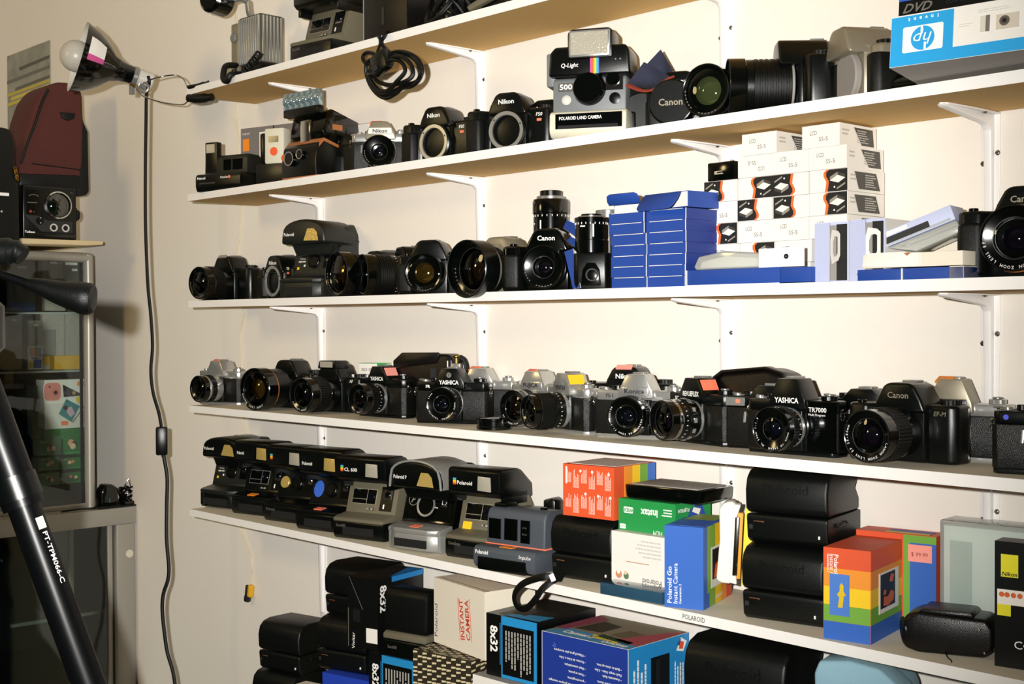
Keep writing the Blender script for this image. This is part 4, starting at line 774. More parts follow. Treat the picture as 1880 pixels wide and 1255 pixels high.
def openbox(label, loc, rz, w, d, h, tilt=0):
    t = thing('small_carton', label, 'box', loc, rz, GB)
    MB().box(0, w, .012, d, 0, h, 'blue card', fm={5: 'blue card'}).box(0.001, w - .001, .0115, .0125, .001, h - .001, 'white card').build('body', t)
    m = MB().prism([(.002, .0), (w - .002, 0), (w, .012), (w - .002, .026), (w - .008, .031), (.008, .031), (.002, .026), (0, .012)], -.0008, .0008, 'blue card', 'y', .0003)
    m.build('flap', t, M=TR(0, .0, h - .002) @ RX(tilt))
    return t
openbox('dark blue carton with a rounded raised flap on top of the left blue stack', (-.198, -.152, .1085), 0, .062, .09, .013, 24).children[1].scale.z = .55
openbox('open dark blue carton with a large drooping flap on top of the right blue stack', (-.122, -.160, .1085), -6, .074, .10, .022, 140)
# charger cartons
GL = 'white cartons typed with small letters on the third shelf'
lx = [-.0655, -.0065, .0505, .1080]; lw = .0565; lh = .0294
def side_print(mb, w, d, h, flip):
    R = RT(w, 0, 0)
    q = [(.30, .12), (.92, .12), (.80, .88), (.18, .88)] if flip else [(.40, .88), (1.0 - .06, .88), (1.0 - .02, .12), (.62, .12)]
    mb.poly(R, [(d * x * .95, h * y) for x, y in q], '#45423e').lines(R @ TR(0, 0, .0004), d * .45, d * .80, h * .2, h * .8, 6, '#b8b4ac', ragged=.4)
    mb.lines(R, d * .06, d * .26, h * .45, h * .8, 2, '#b9b2a8')
def charger(kind):
    def f(mb, w, d, h):
        F = FR(0, 0, 0)
        if kind in ('L', 'U'):
            G = F if kind == 'L' else FRM((w, 0, h), (-1, 0, 0), (0, 0, -1))
            mb.text(G, 'LCD', .0055, 'grey ink', w * .22, h * .56, 'l', w=.0105).text(G, 'SS-5', .0055, 'grey ink', w * .46, h * .26, 'l', w=.0135)
        else:
            G = F if kind == 'P' else FRM((w, 0, h), (-1, 0, 0), (0, 0, -1))
            cv = [(.52, 0), (.60, .14), (.60, .30), (.52, .55), (.54, .80), (.56, 1)]
            mb.poly(G, [(0.0004, .0004)] + [(w * x * .94, max(.0004, min(h - .0004, h * y))) for x, y in cv] + [(0.0004, h - .0004)], 'black ink', .0006)
            mb.poly(G, [(w * x * .94, max(.0004, min(h - .0004, h * y))) for x, y in cv] + [(w * (x * .94 + .07), max(.0004, min(h - .0004, h * y))) for x, y in cv[::-1]], '#e8682a', .0007)
            mb.poly(G, [(w * .06, h * .42), (w * .24, h * .62), (w * .46, h * .50), (w * .26, h * .28)], '#e4e0d6', .001).poly(G, [(w * .06, h * .42), (w * .26, h * .28), (w * .26, h * .14), (w * .06, h * .28)], '#3a3833', .001).poly(G, [(w * .26, h * .28), (w * .46, h * .50), (w * .46, h * .34), (w * .26, h * .14)], '#8a857a', .001).poly(G, [(w * .06, h * .62), (w * .28, h * .84), (w * .28, h * .92), (w * .06, h * .70)], '#8f8a7e', .001).disc(G, w * .34, h * .8, .0012, 'white ink', .001)
        side_print(mb, w, d, h, kind in ('P', 'Q'))
    return f
rows = ['GGGG', 'UQLL', 'QLLL', 'LPPQ', 'PQPQ', ' ULL', ' L L']
rown = ['seventh', 'sixth', 'fifth', 'fourth', 'third', 'second', 'top']
coln = ['leftmost', 'second from left', 'third from left', 'rightmost']
kn = {'L': 'white carton typed upright', 'U': 'white carton typed upside down', 'P': 'white carton with orange picture', 'Q': 'white carton with flipped orange picture', 'G': 'plain white carton'}
for r, row in enumerate(rows):
    for c, k in enumerate(row):
        if k == ' ': continue
        x = lx[c] + random.uniform(-.001, .001); x += .004 * (r == 1) + .002 * (r == 0)
        if r == 6: x = {1: lx[1] + .006, 3: lx[2] + .046}[c]
        if r in (1, 0) and c == 3: continue
        y = -.099 + random.uniform(0, .002)
        carton('charger_carton', '%s, %s, %s row from the top' % (kn[k], coln[c] if r < 6 else ('left one' if c == 1 else 'right one'), rown[r]), Vector((x, y, r * lh + .0002)), lw, .086, lh - .0004, 0, 'white card', group=GL, extra=charger(k) if k != 'G' else None)
t = thing('small_device', 'small black device with a silver slot on the left of the white carton stack', 'device', (lx[0] + .002, -.094, 5 * lh + .0004), 0)
MB().box(0, .046, 0, .03, 0, .026, 'black gloss', .002).build('body', t); MB().panel(FR(0, 0, 0), .013, .027, .009, .0135, 'silver', .001).panel(FR(0, 0, 0), .018, .027, .0105, .0125, 'void', .0014).build('slot', t); MB().cyl(.003, .026, .0285, 'steel', TR(.034, .012, 0)).build('button', t)
# flat things along the shelf edge
t = thing('small_carton', 'long dark blue carton lying flat at the shelf edge under the plastic sleeve', 'box', (-.040, -.167, 0), 0, GB)
MB().box(0, .150, 0, .055, .001, .021, 'blue card', .0005).box(-.0006, .150, -.0006, .0, 0, .0012, 'white card').box(-.0012, .0, -.0008, .04, 0, .021, 'white card').build('body', t); MB().box(.1512, .196, .0, .05, .001, .020, 'blue card', .0005).build('end_flap', t)
t = thing('plastic_sleeve', 'clear plastic sleeve with white header card lying on the long blue carton', 'packet', (-.035, -.160, .0214), 1)
m = MB(); m.prism([(.0, .004), (.004, .0), (.115, .0), (.118, .004), (.112, .019), (.05, .024), (.008, .018)], 0, .045, 'clear plastic', 'y', .003, seg=3); m.build('sleeve', t)
MB().prism([(.006, .002), (.1, .002), (.1, .014), (.05, .018), (.01, .012)], .004, .04, 'white card', 'y', .003).build('wrapped_item', t)
MB().box(.108, .176, -.002, -.0005, .0, .024, 'white card').lathe([(.0032, .0), (.0032, .0012), (.0005, .0012)], 'void', FR(.150, -.002, .013), 18).build('header_card', t)
def hang(label, loc, rz, h, ang):
    t = thing('hang_tab_box', label, 'box', loc, rz)
    MB().box(0, .046, .003, .075, 0, h, 'lavender', fm={1: 'white card', 5: 'white card'}).box(.014, .034, .0022, .0032, .002, h - .004, 'grey card').box(.030, .044, .002, .0031, .002, h - .003, 'black ink').build('body', t)
    MB().box(0, .024, -.0004, .0004, 0, h - .002, 'lavender').build('flap', t, M=TR(.0, .002, .001) @ RZ(-12))
    m = MB(); o = [(0, 0), (.013, .004), (.017, .010), (.017, .036), (.012, .040), (0, .042), (-.004, .030), (-.004, .012)]; i = [(.004, .008), (.011, .010), (.013, .013), (.013, .032), (.010, .034), (.004, .033), (.001, .026), (.001, .014)]
    for y0 in (-.0006, .0006): m.add([(x, y0, z) for x, z in o + i], [((k + 1) % 8, k, 8 + k, 8 + (k + 1) % 8) if y0 < 0 else (k, (k + 1) % 8, 8 + (k + 1) % 8, 8 + k) for k in range(8)], 'white card')
    m.build('hang_tab', t, M=TR(.026, -.001, h * .30) @ RZ(ang)); return t
hang('lavender carton with white hang tab, left of two standing before the white stack', (.155, -.158, 0), 4, .074, -30)
hang('lavender carton with white hang tab, right of two standing before the white stack', (.204, -.156, 0), 3, .075, -6)
solo(MB().box(0, .09, 0, .075, 0, .072, 'white card', .0006, fm=None).panel(FR(0, 0, 0), .030, .09, .001, .070, 'cream card').lines(TP(0, 0, .072), .01, .08, .02, .05, 2, 'tan trim', fill=.1), 'carton', 'white carton with grey front behind the tilted lavender carton', 'box', (.222, -.080, 0), 8)
solo(MB().box(0, .135, 0, .05, 0, .0135, 'blue card', .0004).prism([(.002, 0), (.058, 0), (.060, .006), (.058, .0135), (.004, .0135), (0, .009)], -.0012, 0, 'blue card', 'y', .0003).box(.0585, .0600, -.0016, 0, 0, .0135, 'white card').box(.118, .135, .0, .05, .0005, .014, 'cream card'), 'small_carton', 'dark blue carton lying flat at the shelf edge under the long white carton', 'box', (.2225, -.167, 0), 1, GB)
solo(MB().box(0, .128, 0, .05, 0, .0165, 'cream card', .0004, None).prism([(.0, .002), (.064, .0), (.066, .014), (.056, .018), (.012, .018), (.002, .012)], -.0022, -.0006, 'white card', 'y', .0003).box(.064, .075, -.001, 0, .001, .0165, 'white card').prism([(.055, .0165), (.064, .0165), (.060, .013)], -.0026, -.0022, 'tan trim', 'y'), 'carton', 'white carton lying on the flat blue one beside the right hand camera', 'box', (.227, -.162, .0150), 0)
t = thing('tilted_box', 'lavender carton with black window tilted on the white carton at right', 'box', (.232, -.150, .034), 0, rot=(rad(0), rad(-20), rad(12)))
MB().box(0, .105, 0, .05, 0, .018, 'lavender', .0005).panel(FR(0, 0, 0), .004, .100, .001, .004, 'clear plastic', .0006).panel(FR(0, 0, 0), .020, .075, .003, .0105, 'black ink', .0008).panel(FR(0, 0, 0), .02, .05, .012, .0165, 'white card').build('body', t)
MB().prism([(.018, -.001), (.105, -.001), (.108, -.016), (.05, -.018)], .0, .046, 'clear plastic', 'y', .002).build('plastic_tray', t)
afb('black camera with a large lens at the right edge of the third shelf', P(1884, -.105, Z3), 10, W=.150, H=.104, text='Canon', tcol='champagne', group=G3, lens_=L(.0375, .042, [(.35, .96, 'black', ''), (.3, 1., 'black gloss', ''), (.1, 1.01, 'tan trim', ''), (.25, .99, 'black gloss', '')], 'lens purple', gr=.62, txt='CANON ZOOM LENS EF'), mz=.043, dial='black gloss')
# ------------------------------------------------------------------ second shelf
G2 = 'cameras on the second shelf'
t = thing('instant_camera', 'low black instant camera with a popped-up flash at the left end of the second shelf', 'camera', P(400, -.165, Z2), 18); w = .06; t.scale = (1, .62, 1)
MB().prism([(.004, 0), (-.002, .010), (-.002, .030), (.004, .036), (.14, .036), (.14, 0)], -w, w, 'black', 'x', .003).text(FR(0, -.002, .025), 'Polaroid', .0048, 'white ink', -w + .006, 0, 'l', bold=.02, t=.001, w=.022).text(FR(0, -.002, .015), 'AUTOFOCUS SYSTEM', .003, 'grey ink', -w + .012, 0, 'l', t=.001).text(FR(0, -.002, .025), 'Impulse', .0048, 'white ink', .018, 0, shear=.2, t=.001, w=.020).disc(FR(0, -.002, .027), .032, 0, .003, 'coral sticker', .0012).build('base', t)
MB().prism([(.036, .036), (.038, .07), (.046, .076), (.1, .076), (.13, .05), (.138, .036)], -w + .004, w - .002, 'charcoal', 'x', .004).panel(FR(0, .037, .036), -.004, .016, .008, .030, 'black gloss', .002).panel(FR(0, .037, .036), .020, .046, .008, .030, 'black gloss', .002).build('upper_housing', t)
f = MB().box(-w + .006, -w + .038, .036, .06, .04, .104, 'black', .002).build('flash_tower', t)
MB().panel(FR(0, .036, .08), -w + .010, -w + .032, .002, .020, 'flash glass', .0015).build('flash_window', f)
def g40(mb, w, d, h):
    F = FR(0, 0, 0); mb.panel(F, .006, .024, h * .66, h * .84, 'orange sticker').text(F, 'FUJIFILM', .004, 'white ink', .016, h * .9, w=.020).panel(F, w * .36, w * .52, h * .55, h * .92, 'white card').panel(F, w * .38, w * .5, h * .66, h * .88, '#a85a2a', .0008).panel(F, w * .62, w * .64, h * .1, h, 'black ink').panel(F, w * .66, w * .74, h * .4, h * .95, 'white card')
carton('instant_camera_box', 'dark grey carton with an orange sticker behind the low camera on the second shelf', P(443, -.072, Z2), .150, .065, .142, 14, '#77716e', extra=g40)
t = thing('instant_camera', 'white fronted toy-like instant camera with an orange dot before the grey carton', 'camera', P(505, -.145, Z2) + Vector((0, 0, .040)), 26)
MB().box(-.024, .020, 0, .030, 0, .070, 'cream plastic', .004).panel(FR(0, 0, 0), -.014, .008, .042, .054, 'black gloss', .001).disc(FR(0, 0, 0), -.002, .024, .0085, '#e0562a', .001).build('front', t)
MB().box(-.038, -.024, .006, .028, .002, .062, 'black', .004).build('side_grip', t)
solo(MB().box(-.05, .03, 0, .05, 0, .0395, 'black box', .001), 'carton', 'low black carton under the white fronted camera on the second shelf', 'box', P(508, -.148, Z2), 20)
t = thing('folding_camera', 'folding black instant camera with tan trim and a silver flash bar on top', 'camera', P(548, -.150, Z2), 4); w = .048; t.scale = (1.1, .8, 1.05)
MB().prism([(.004, 0), (0, .006), (.0, .036), (.006, .060), (.020, .070), (.13, .045), (.14, .0)], -w, w, 'black', 'x', .003).build('base', t)
MB().prism([(.008, .056), (.012, .064), (.024, .074), (.13, .05), (.13, .046), (.024, .068)], -w - .001, w + .001, 'tan trim', 'x', .001).build('trim', t)
MB().prism([(.030, .072), (.022, .084), (.034, .122), (.05, .128), (.13, .11), (.135, .085), (.10, .06)], -w + .002, w, 'black gloss', 'x', .004).panel(RT(w, 0, 0), .05, .08, .09, .10, 'tan trim', .0006).build('bellows_hood', t)
m = MB(); m.cyl(.013, -.001, .008, 'black gloss', FR(-.020, -.0005, .040)).lathe([(.011, .008), (.013, .0085), (.0125, .006)], 'silver', FR(-.020, -.0005, .040), 28).cyl(.009, 0, .006, 'black gloss', FR(.008, -.0005, .046)).lathe([(.0075, .006), (.009, .0065)], 'silver', FR(.008, -.0005, .046), 24).disc(FR(-.041, -.0006, .044), 0, 0, .006, '#e0562a', .001); m.build('lens_panel', t)
MB().box(-.014, .012, .02, .04, .07, .11, 'chrome', .002).build('front_plate', t)
fb = MB().box(-.052, .044, .010, .030, .118, .132, 'black', .002).build('flash_bar', t)
m = MB()
for i in range(6): m.dome(.0085, .006, 'flash cube', FR(-.046 + i * .0165, .012, .147), 16).box(-.054 + i * .0165, -.0385 + i * .0165, .012, .026, .132, .162, 'flash cube', .002)
m.build('flash_bulbs', fb)
solo(MB().box(-.05, .05, -.03, .06, 0, .006, 'tan trim', .001) if False else MB().box(-.045, .06, -.018, -.002, .0, .003, 'tan trim', .0006), 'card', 'thin brown card lying at the shelf edge under the folding camera', 'card', P(560, -.152, Z2), 6)
carton('instant_camera_box', 'small white printed carton behind the folding camera with the flash bar', P(614, -.050, Z2), .095, .04, .112, 8, 'white card', extra=lambda mb, w, d, h: mb.text(FR(0, 0, 0), 'instax mini 40', .0058, 'black ink', w * .55, h * .80, w=.05).lines(FR(0, 0, 0), w * .3, w * .9, h * .55, h * .75, 3, 'grey ink', ragged=.5).panel(FR(0, 0, 0), w * .68, w * .76, h * .2, h * .52, 'black ink').disc(FR(0, 0, 0), w * .72, h * .48, .003, '#c98a6a', .0008).panel(TP(0, 0, h), .0, w, 0, .004, 'tan trim'))
afb('black upright camera body between the folding camera and the silver and orange camera', P(648, -.070, Z2), 30, H=.086, W=.080, group=G2, mcap='black')
slr('silver camera with white name plate and an orange top, left of the two open bodies', P(699, -.105, Z2), 46, W=.110, text='Nikon', hump='champagne', plate='white card', lens_=L(.0300, .022, [(.3, .95, 'black', ''), (.3, 1., 'silver', ''), (.4, .985, 'black gloss', '')], 'lens blue', gr=.5), group=G2, sticker='coral sticker', hs=.95, pz=.004)
afb('black camera body with empty lens mount, left of a matching pair on the second shelf', P(805, -.105, Z2), 10, text='Nikon', text2='F50', red=True, H=.098, W=.148, group=G2)
afb('black camera body with empty mount, right of a matching pair on the second shelf', P(936, -.107, Z2), 20, text='Nikon', text2='F50', red=True, H=.098, W=.15, group=G2)
afb('black camera hidden behind the tall grey instant camera, only its corner showing', P(1006, -.046, Z2), 20, text='Nikon', H=.090, W=.08, group=G2)
# grey instant camera with big accessory flash
t = thing('instant_camera', 'grey instant camera with tall black flash unit and rainbow stripe on the second shelf', 'camera', P(1078, -.160, Z2), 30); w = .058
MB().prism([(.004, .004), (.0, .010), (.002, .035), (.008, .039), (.10, .039), (.104, .0), (.01, 0)], -w, w, 'cream plastic', 'x', .003).panel(FR(0, .0005, 0), -w + .010, w - .006, .012, .034, 'black gloss', .001).panel(FR(0, .0005, 0), -w + .014, w - .012, .012, .017, 'void', .0016).text(FR(0, .0005, 0), 'POLAROID LAND CAMERA', .0048, 'white ink', -w + .016, .025, 'l', bold=.015, t=.0016, w=.064).build('base', t)
MB().prism([(.018, .038), (.020, .087), (.026, .091), (.08, .091), (.10, .050), (.102, .038)], -w + .001, w - .004, 'pol grey', 'x', .003).panel(FR(0, .0185, .042), -w + .010, -w + .034, .028, .040, '#4a4238', .002).text(FR(0, .0185, .042), '500', .0075, 'white ink', -w + .022, .0305, bold=.02, t=.0026, w=.019).build('front_shell', t)
lp = MB().cyl(.025, 0, .014, 'black gloss', FR(-.001, .020, .072), 40, r2=.022).lathe([(.019, .014), (.012, .009), (.006, .009)], 'black', FR(-.001, .020, .072), 40).build('lens_housing', t)
MB().dome(.0075, .003, 'lens blue', FR(-.001, .020, .072) @ TR(0, 0, .009), 20).build('lens', lp)
MB().dome(.0085, .004, 'white porcelain', FR(-w + .022, .020, .057), 24).build('shutter_button', t)
m = MB().panel(FR(.038, .0185, .072), -.014, .012, -.004, .024, 'chrome', .003).cyl(.010, .002, .006, 'black gloss', FR(.036, .0185, .084)).lathe([(.008, 0), (.0085, .004), (.004, .005), (.0005, .005)], 'black', FR(.038, .019, .056), 24); m.build('viewfinder', t)
fl = MB().prism([(-w - .004, .0915), (-w - .002, .126), (-w + .006, .135), (w - .004, .134), (w + .002, .126), (w + .004, .0905)], .012, .07, 'black', 'y', .004, seg=3).box(-w - .012, -w + .004, .03, .075, .080, .130, 'pol grey', .003).text(FR(0, .012, .104), 'Q-Light', .006, 'white ink', -w + .016, 0, 'l', shear=.15, bold=.01, t=.001, w=.026)
for i, c in enumerate(('#d8488a', '#d8412f', '#f08a1c', '#f2c21e', '#3fa9a0', '#3f7fdc')): fl.panel(FR(0, .012, .088), .002 + i * .0022, .0042 + i * .0022, .005, .036, c, .0012)
for x in (.040, .047): fl.disc(FR(x, .012, .112), 0, 0, .0012, 'silver', .001)
fo = fl.build('flash_unit', t)
hd = MB().prism([(-.032, .115), (-.032, .154), (-.027, .159), (.031, .159), (.036, .154), (.036, .115)], .008, .055, 'black', 'y', .004).build('flash_head', fo)
MB().box(-.029, .033, .005, .010, .117, .156, 'silver', .002).panel(FR(0, .005, 0), -.026, .030, .120, .153, 'flash glass', .0008).build('flash_window', fo)
afb('black camera with a smooth grip beside the tall grey instant camera', P(1180, -.072, Z2), 34, H=.080, W=.075, mcap='black', group=G2)
t = afb('black camera with a lettered lens cap under the folded navy strap', P(1247, -.080, Z2), 28, H=.088, W=.095, text='Canon', lens_=L(.0325, .045, [(.3, .85, 'black', ''), (.4, .95, 'black rubber', 'k'), (.3, 1., 'black gloss', '')], cap='black'), group=G2)
MB().text(FR(0, -.0581, .0365), 'Canon', .0095, 'champagne', 0, -.005, bold=.015, w=.034).build('cap_lettering', t)
t = thing('camera_strap', 'navy strap with red edging bunched above the black cameras on the second shelf', 'strap', (0, 0, 0))
def ribbon(q, th, mt):
    a, b, c, d = [Vector(p) for p in q]; n = (b - a).cross(d - a).normalized() * th; m = MB()
    N = 6
    vs = []
    for i in range(N + 1):
        for j in range(N + 1):
            u, v = i / N, j / N; p = (a * (1 - u) + b * u) * (1 - v) + (d * (1 - u) + c * u) * v + n * 6 * math.sin(PI * v) * math.sin(PI * u); vs.append(p)
    k = N + 1; fs = [(i * k + j, (i + 1) * k + j, (i + 1) * k + j + 1, i * k + j + 1) for i in range(N) for j in range(N)]
    m.add(vs, fs, mt).add([v - n for v in vs], [f[::-1] for f in fs], mt)
    rim = [i * k for i in range(k)] + [N * k + j for j in range(1, k)] + [i * k + N for i in range(N - 1, -1, -1)] + [j for j in range(N - 1, 0, -1)]
    off = len(vs)
    for x, y in zip(rim, rim[1:] + rim[:1]): m.f.append([y, x, x + off, y + off]); m.mi.append(0)
    return m
ribbon([aty(1152, 157, -.120), aty(1184, 115, -.105), aty(1232, 142, -.100), aty(1204, 166, -.120)], .0024, 'navy cloth').build('band', t)
ribbon([aty(1180, 128, -.100), aty(1214, 92, -.085), aty(1240, 138, -.080), aty(1206, 160, -.100)], .0024, 'navy cloth').build('loop', t)
MB().tube(smooth_path([aty(1152, 156, -.124), aty(1178, 166, -.126), aty(1200, 164, -.124), aty(1222, 147, -.108), aty(1238, 140, -.1)]), .0045, 'red trim', flat=.4, up=(0, 1, .5)).build('edging', t)
afb('black camera with a large green-tinted filter, right of the lettered lens cap', P(1345, -.070, Z2), 12, H=.080, W=.095, group=G2, lens_=L(.0345, .075, [(.3, .8, 'black', ''), (.4, .92, 'black rubber', 'k'), (.12, 1., 'dark grey', ''), (.18, 1.03, 'black gloss', '')], 'filter', gr=.9, deep=.002), mz=.040)
afb('large black camera with ribbed zoom lens pointing left on the second shelf', P(1466, -.075, Z2), -46, H=.100, W=.112, group=G2, lens_=L(.0375, .085, [(.05, .86, 'grey card', ''), (.57, .96, 'black rubber', 'g'), (.12, .94, 'black', ''), (.26, 1., 'black gloss', '')], 'lens green', gr=.66), mz=.0415, overhang=.030)
afb('silver camera with grey lens cap left of the blue and white carton', P(1574, -.090, Z2), -32, H=.098, W=.104, body='champagne', hump='champagne', grip='black rubber', group=G2, mcap='grey card', overhang=.028, dial='black', cover='black rubber')
t = thing('camera_lens', 'black lens lying between the silver camera and the blue and white carton', 'lens', (.252, -.085, Z2 + .0175), 0)
MB().cyl(.0175, -.05, .12, 'black gloss', FRM((0, 0, 0), (0, .97, -.2), (0, 0, 1)), 36).build('barrel', t)
def hp(mb, w, d, h):
    G = FRM((w, 0, h), (-1, 0, 0), (0, 0, -1))   # printed upside down
    F = FR(0, 0, 0); s = w - .0735
    mb.panel(F, .0004, w - .0004, .0004, h * .235, '#1d9ad6', .0004).panel(F, .0004, .0715, .0004, h - .0015, '#1d9ad6', .0005)
    O = G @ TR(w - .0375, h * .50, 0)
    mb.poly(O, rrect(.046, .029, .002, 3), 'white ink', .0008).disc(O, 0, 0, .0135, '#1d9ad6', .0011, 36).text(O, 'hp', .0135, 'white ink', 0, -.0055, shear=.28, bold=-.005, t=.0015, w=.021)
    mb.panel(O @ TR(-.0030, .009, 0) , -.0012, .0012, -.004, .0055, 'white ink', .0014).panel(O @ TR(.0012, -.009, 0), -.0012, .0012, -.0055, .004, 'white ink', .0014)
    for i, ch in enumerate('invent'): mb.text(O, ch, .0042, 'white ink', -.0165 + i * .0066, -.0245, bold=.03, t=.0008)
    mb.panel(F, .118, .142, h * .44, h * .72, '#c9bfae', .001).disc(F, .127, h * .59, .0055, '#5a5148', .0014).disc(F, .127, h * .59, .0025, '#14110f', .0018).panel(F, .101, .111, h * .44, h * .74, '#cfc8ba', .001).panel(F, .107, .111, h * .44, h * .74, '#6e665c', .0014).lines(F, .098, .14, h * .80, h * .88, 2, '#cbc7c0').lines(F, .156, .21, h * .40, h * .95, 9, '#b9b4ac', ragged=.4).lines(F, .078, .094, h * .58, h * .66, 2, '#cbc7c0')
hb = carton('camera_box', 'blue and white carton printed upside down, overhanging the right of the second shelf', aty(1633, 125, -.235), .30, .125, .0575, 6, 'white card', faces={'D': 'grey card', 'L': 'cream card'}, extra=hp)
hb.rotation_euler.x = rad(-6)
db = carton('dvd_box', 'black and blue carton lettered DVD on top of the blue and white carton', aty(1633, 125, -.235) + Vector((.004, .012, .0578)), .26, .11, .05, 6, 'black box', extra=lambda mb, w, d, h: mb.text(FR(0, 0, 0), 'DVD', .010, 'grey ink', .022, .003, shear=.4, bold=.02, w=.034).panel(FR(0, 0, 0), .0, .06, .017, h, '#2a55b8').text(FR(0, 0, 0), 'CD-R 4x', .004, 'dark grey', .065, .006))
db.rotation_euler.x = rad(-6)
# ------------------------------------------------------------------ top shelf
mk('pack metal', '#5f5d52', .35, .6, var=.15)
t = thing('flash_power_pack', 'ribbed silver flash power pack at the left end of the top shelf', 'flash pack', P(450, -.130, Z1), 2)
m = MB().box(-.022, .055, 0, .055, .030, .128, 'pack metal', .003)
for i in range(9): m.box(-.018 + i * .0082, -.0125 + i * .0082, -.004, .002, .032, .124, 'silver', .001)
for i in range(6): m.box(.053, .058, .004 + i * .0085, .009 + i * .0085, .032, .124, 'silver', .001)
m.build('ribbed_body', t)
MB().box(-.048, -.022, -.002, .055, .036, .120, 'champagne', .003).cyl(.011, 0, .006, 'steel', FR(-.034, -.002, .09), c=.003).build('side_panel', t)
MB().box(-.048, -.024, -.002, .02, .0, .034, 'champagne', .002).panel(FR(-.036, -.002, .016), -.009, .009, -.012, .011, 'void', .001).panel(FR(-.036, -.002, .016), -.002, .003, -.010, .008, 'silver', .0016).box(-.022, .055, .004, .05, 0, .030, 'black', .002).build('foot', t)
MB().tube(smooth_path([(.0, .02, .125), (-.012, .018, .14), (-.014, .016, .165)]), .007, 'steel', flat=.5).tube(smooth_path([(-.014, .016, .163), (-.03, .010, .172), (-.05, .004, .170)]), .006, 'steel').build('arm', t)
MB().cyl(.030, 0, .05, 'black gloss', FRM((-.070, .0, .168), (.8, .2, -.3), (.2, .1, 1)), 32, c=.006).panel(FRM((-.078, -.032, .150), (1, -.4, 0), (0, .5, .9)), -.008, .008, -.006, .012, 'grey card', .0015).build('flash_head', t)
cp = []
A, B = Vector((.0, -.012, .012)), Vector((.085, -.020, .038))
for i in range(9 * 14 + 1):
    k = i / (9 * 14); c = A.lerp(B, .35 + .65 * k) if False else Vector((.020 + .062 * k, -.020, .004 + .036 * k)); a = 2 * PI * 9 * k
    cp.append(c + Vector((.0, .0062 * math.cos(a), .0062 * math.sin(a))) + Vector((-.0028 * math.sin(a) * 0, 0, 0)))
MB().tube(smooth_path([(-.03, .0, .034), (-.018, -.034, .026), (-.002, -.050, -.002), (.014, -.051, -.010), (.024, -.048, .002), (.024, -.020, .006)]), .0062, 'black rubber', n=10).tube(cp, .0022, 'black rubber', n=6).build('coiled_cord', t)
instant('olive and black instant camera high on the top shelf, cut by the photo edge', P(569, -.150, Z1), 6, face='olive', logo2='Sun600', W=.116)
t = thing('leather_case', 'flat black leather case at the edge of the top shelf above the hanging cord', 'case', P(667, -.168, Z1), 2)
MB().box(0, .118, 0, .09, 0, .12, 'leather', .003).panel(FR(0, 0, 0), .052, .058, .02, .05, 'dark grey', .001).panel(FR(0, 0, 0), .001, .0022, .002, .12, 'grey card', .001).build('body', t)
t = thing('cable_coil', 'bundled dark power cord hanging over the edge of the top shelf', 'cord', (0, 0, 0))
y0 = -.184
q = lambda l: [aty(u, v, y0 + dy) for u, v, dy in l]
MB().tube(smooth_path(q([(712, 60, .02), (706, 66, 0), (700, 76, -.002), (706, 88, -.003), (716, 98, -.003), (720, 112, -.004), (716, 124, -.006)])), .0038, 'black rubber', flat=.7).tube(smooth_path(q([(694, 66, .012), (697, 70, -.002), (698, 80, -.006), (694, 92, -.006), (690, 104, -.006)])), .0038, 'black rubber', flat=.7).build('lead', t)
m = MB()
loops = [[(672, 120), (676, 148), (690, 170), (708, 180), (726, 172), (738, 162), (756, 158), (770, 145), (775, 128), (768, 110), (750, 98), (728, 95), (704, 104), (684, 108)],
         [(676, 132), (684, 158), (702, 172), (722, 168), (744, 156), (764, 150), (772, 134), (764, 112), (744, 100), (720, 102), (700, 116), (690, 128)],
         [(680, 124), (692, 148), (716, 156), (742, 150), (758, 138), (754, 118), (736, 104), (714, 108), (694, 118)],
         [(678, 140), (694, 164), (712, 166), (728, 150), (744, 130), (734, 112), (712, 112), (696, 132)]]
for i, lp in enumerate(loops): m.tube(smooth_path([aty(u, v, y0 - .004 * i + .004 * math.sin(k * 1.7)) for k, (u, v) in enumerate(lp)], 6, True), .0036, 'black rubber', closed=True)
m.tube(smooth_path(q([(688, 118, 0), (672, 116, 0), (666, 106, 0), (672, 97, 0), (684, 98, 0), (690, 108, 0)]), 6), .0034, 'black rubber').build('coil', t)
MB().box(-.020, .020, -.014, .002, -.018, .018, 'black', .004).box(-.012, -.002, -.016, -.013, -.012, -.004, 'dark grey').build('plug', t, M=Matrix.Translation(aty(705, 116, y0 - .008)) @ RY(-18))
t = thing('cable_heap', 'heap of black cables beside the leather case on the top shelf', 'cables', P(800, -.140, Z1), 0)
random.seed(11); m = MB()
for i in range(9):
    cx, r1, r2 = random.uniform(.02, .055), random.uniform(.025, .04), random.uniform(.02, .035); ph = random.random() * 6
    m.tube([(cx + r1 * math.cos(k * .42 + ph), -.005 + .02 * math.sin(k * .42 + ph), r2 + .004 + .0 + r2 * math.sin(k * .42 + ph * 2)) for k in range(15)], .003, 'black rubber', closed=True)
m.build('cables', t)
MB().box(.0, .085, .03, .09, 0, .07, 'black', .006).build('black_bag', t)
t = thing('black_device', 'black device with an orange lens lying at the edge of the top shelf', 'device', P(900, -.165, Z1), 8)
MB().prism([(-.03, 0), (.20, 0), (.21, .045), (.02, .06), (-.02, .05)], .012, .09, 'black', 'y', .004).build('body', t)
MB().prism([(-.045, .002), (.03, .022), (.06, .040), (.05, .044), (-.05, .010)], .0, .012, 'olive', 'y', .002).build('arm', t)
MB().dome(.016, .008, '#e8602a', FR(.0, .010, .048), 24).build('orange_lens', t)
for i in range(8): pass
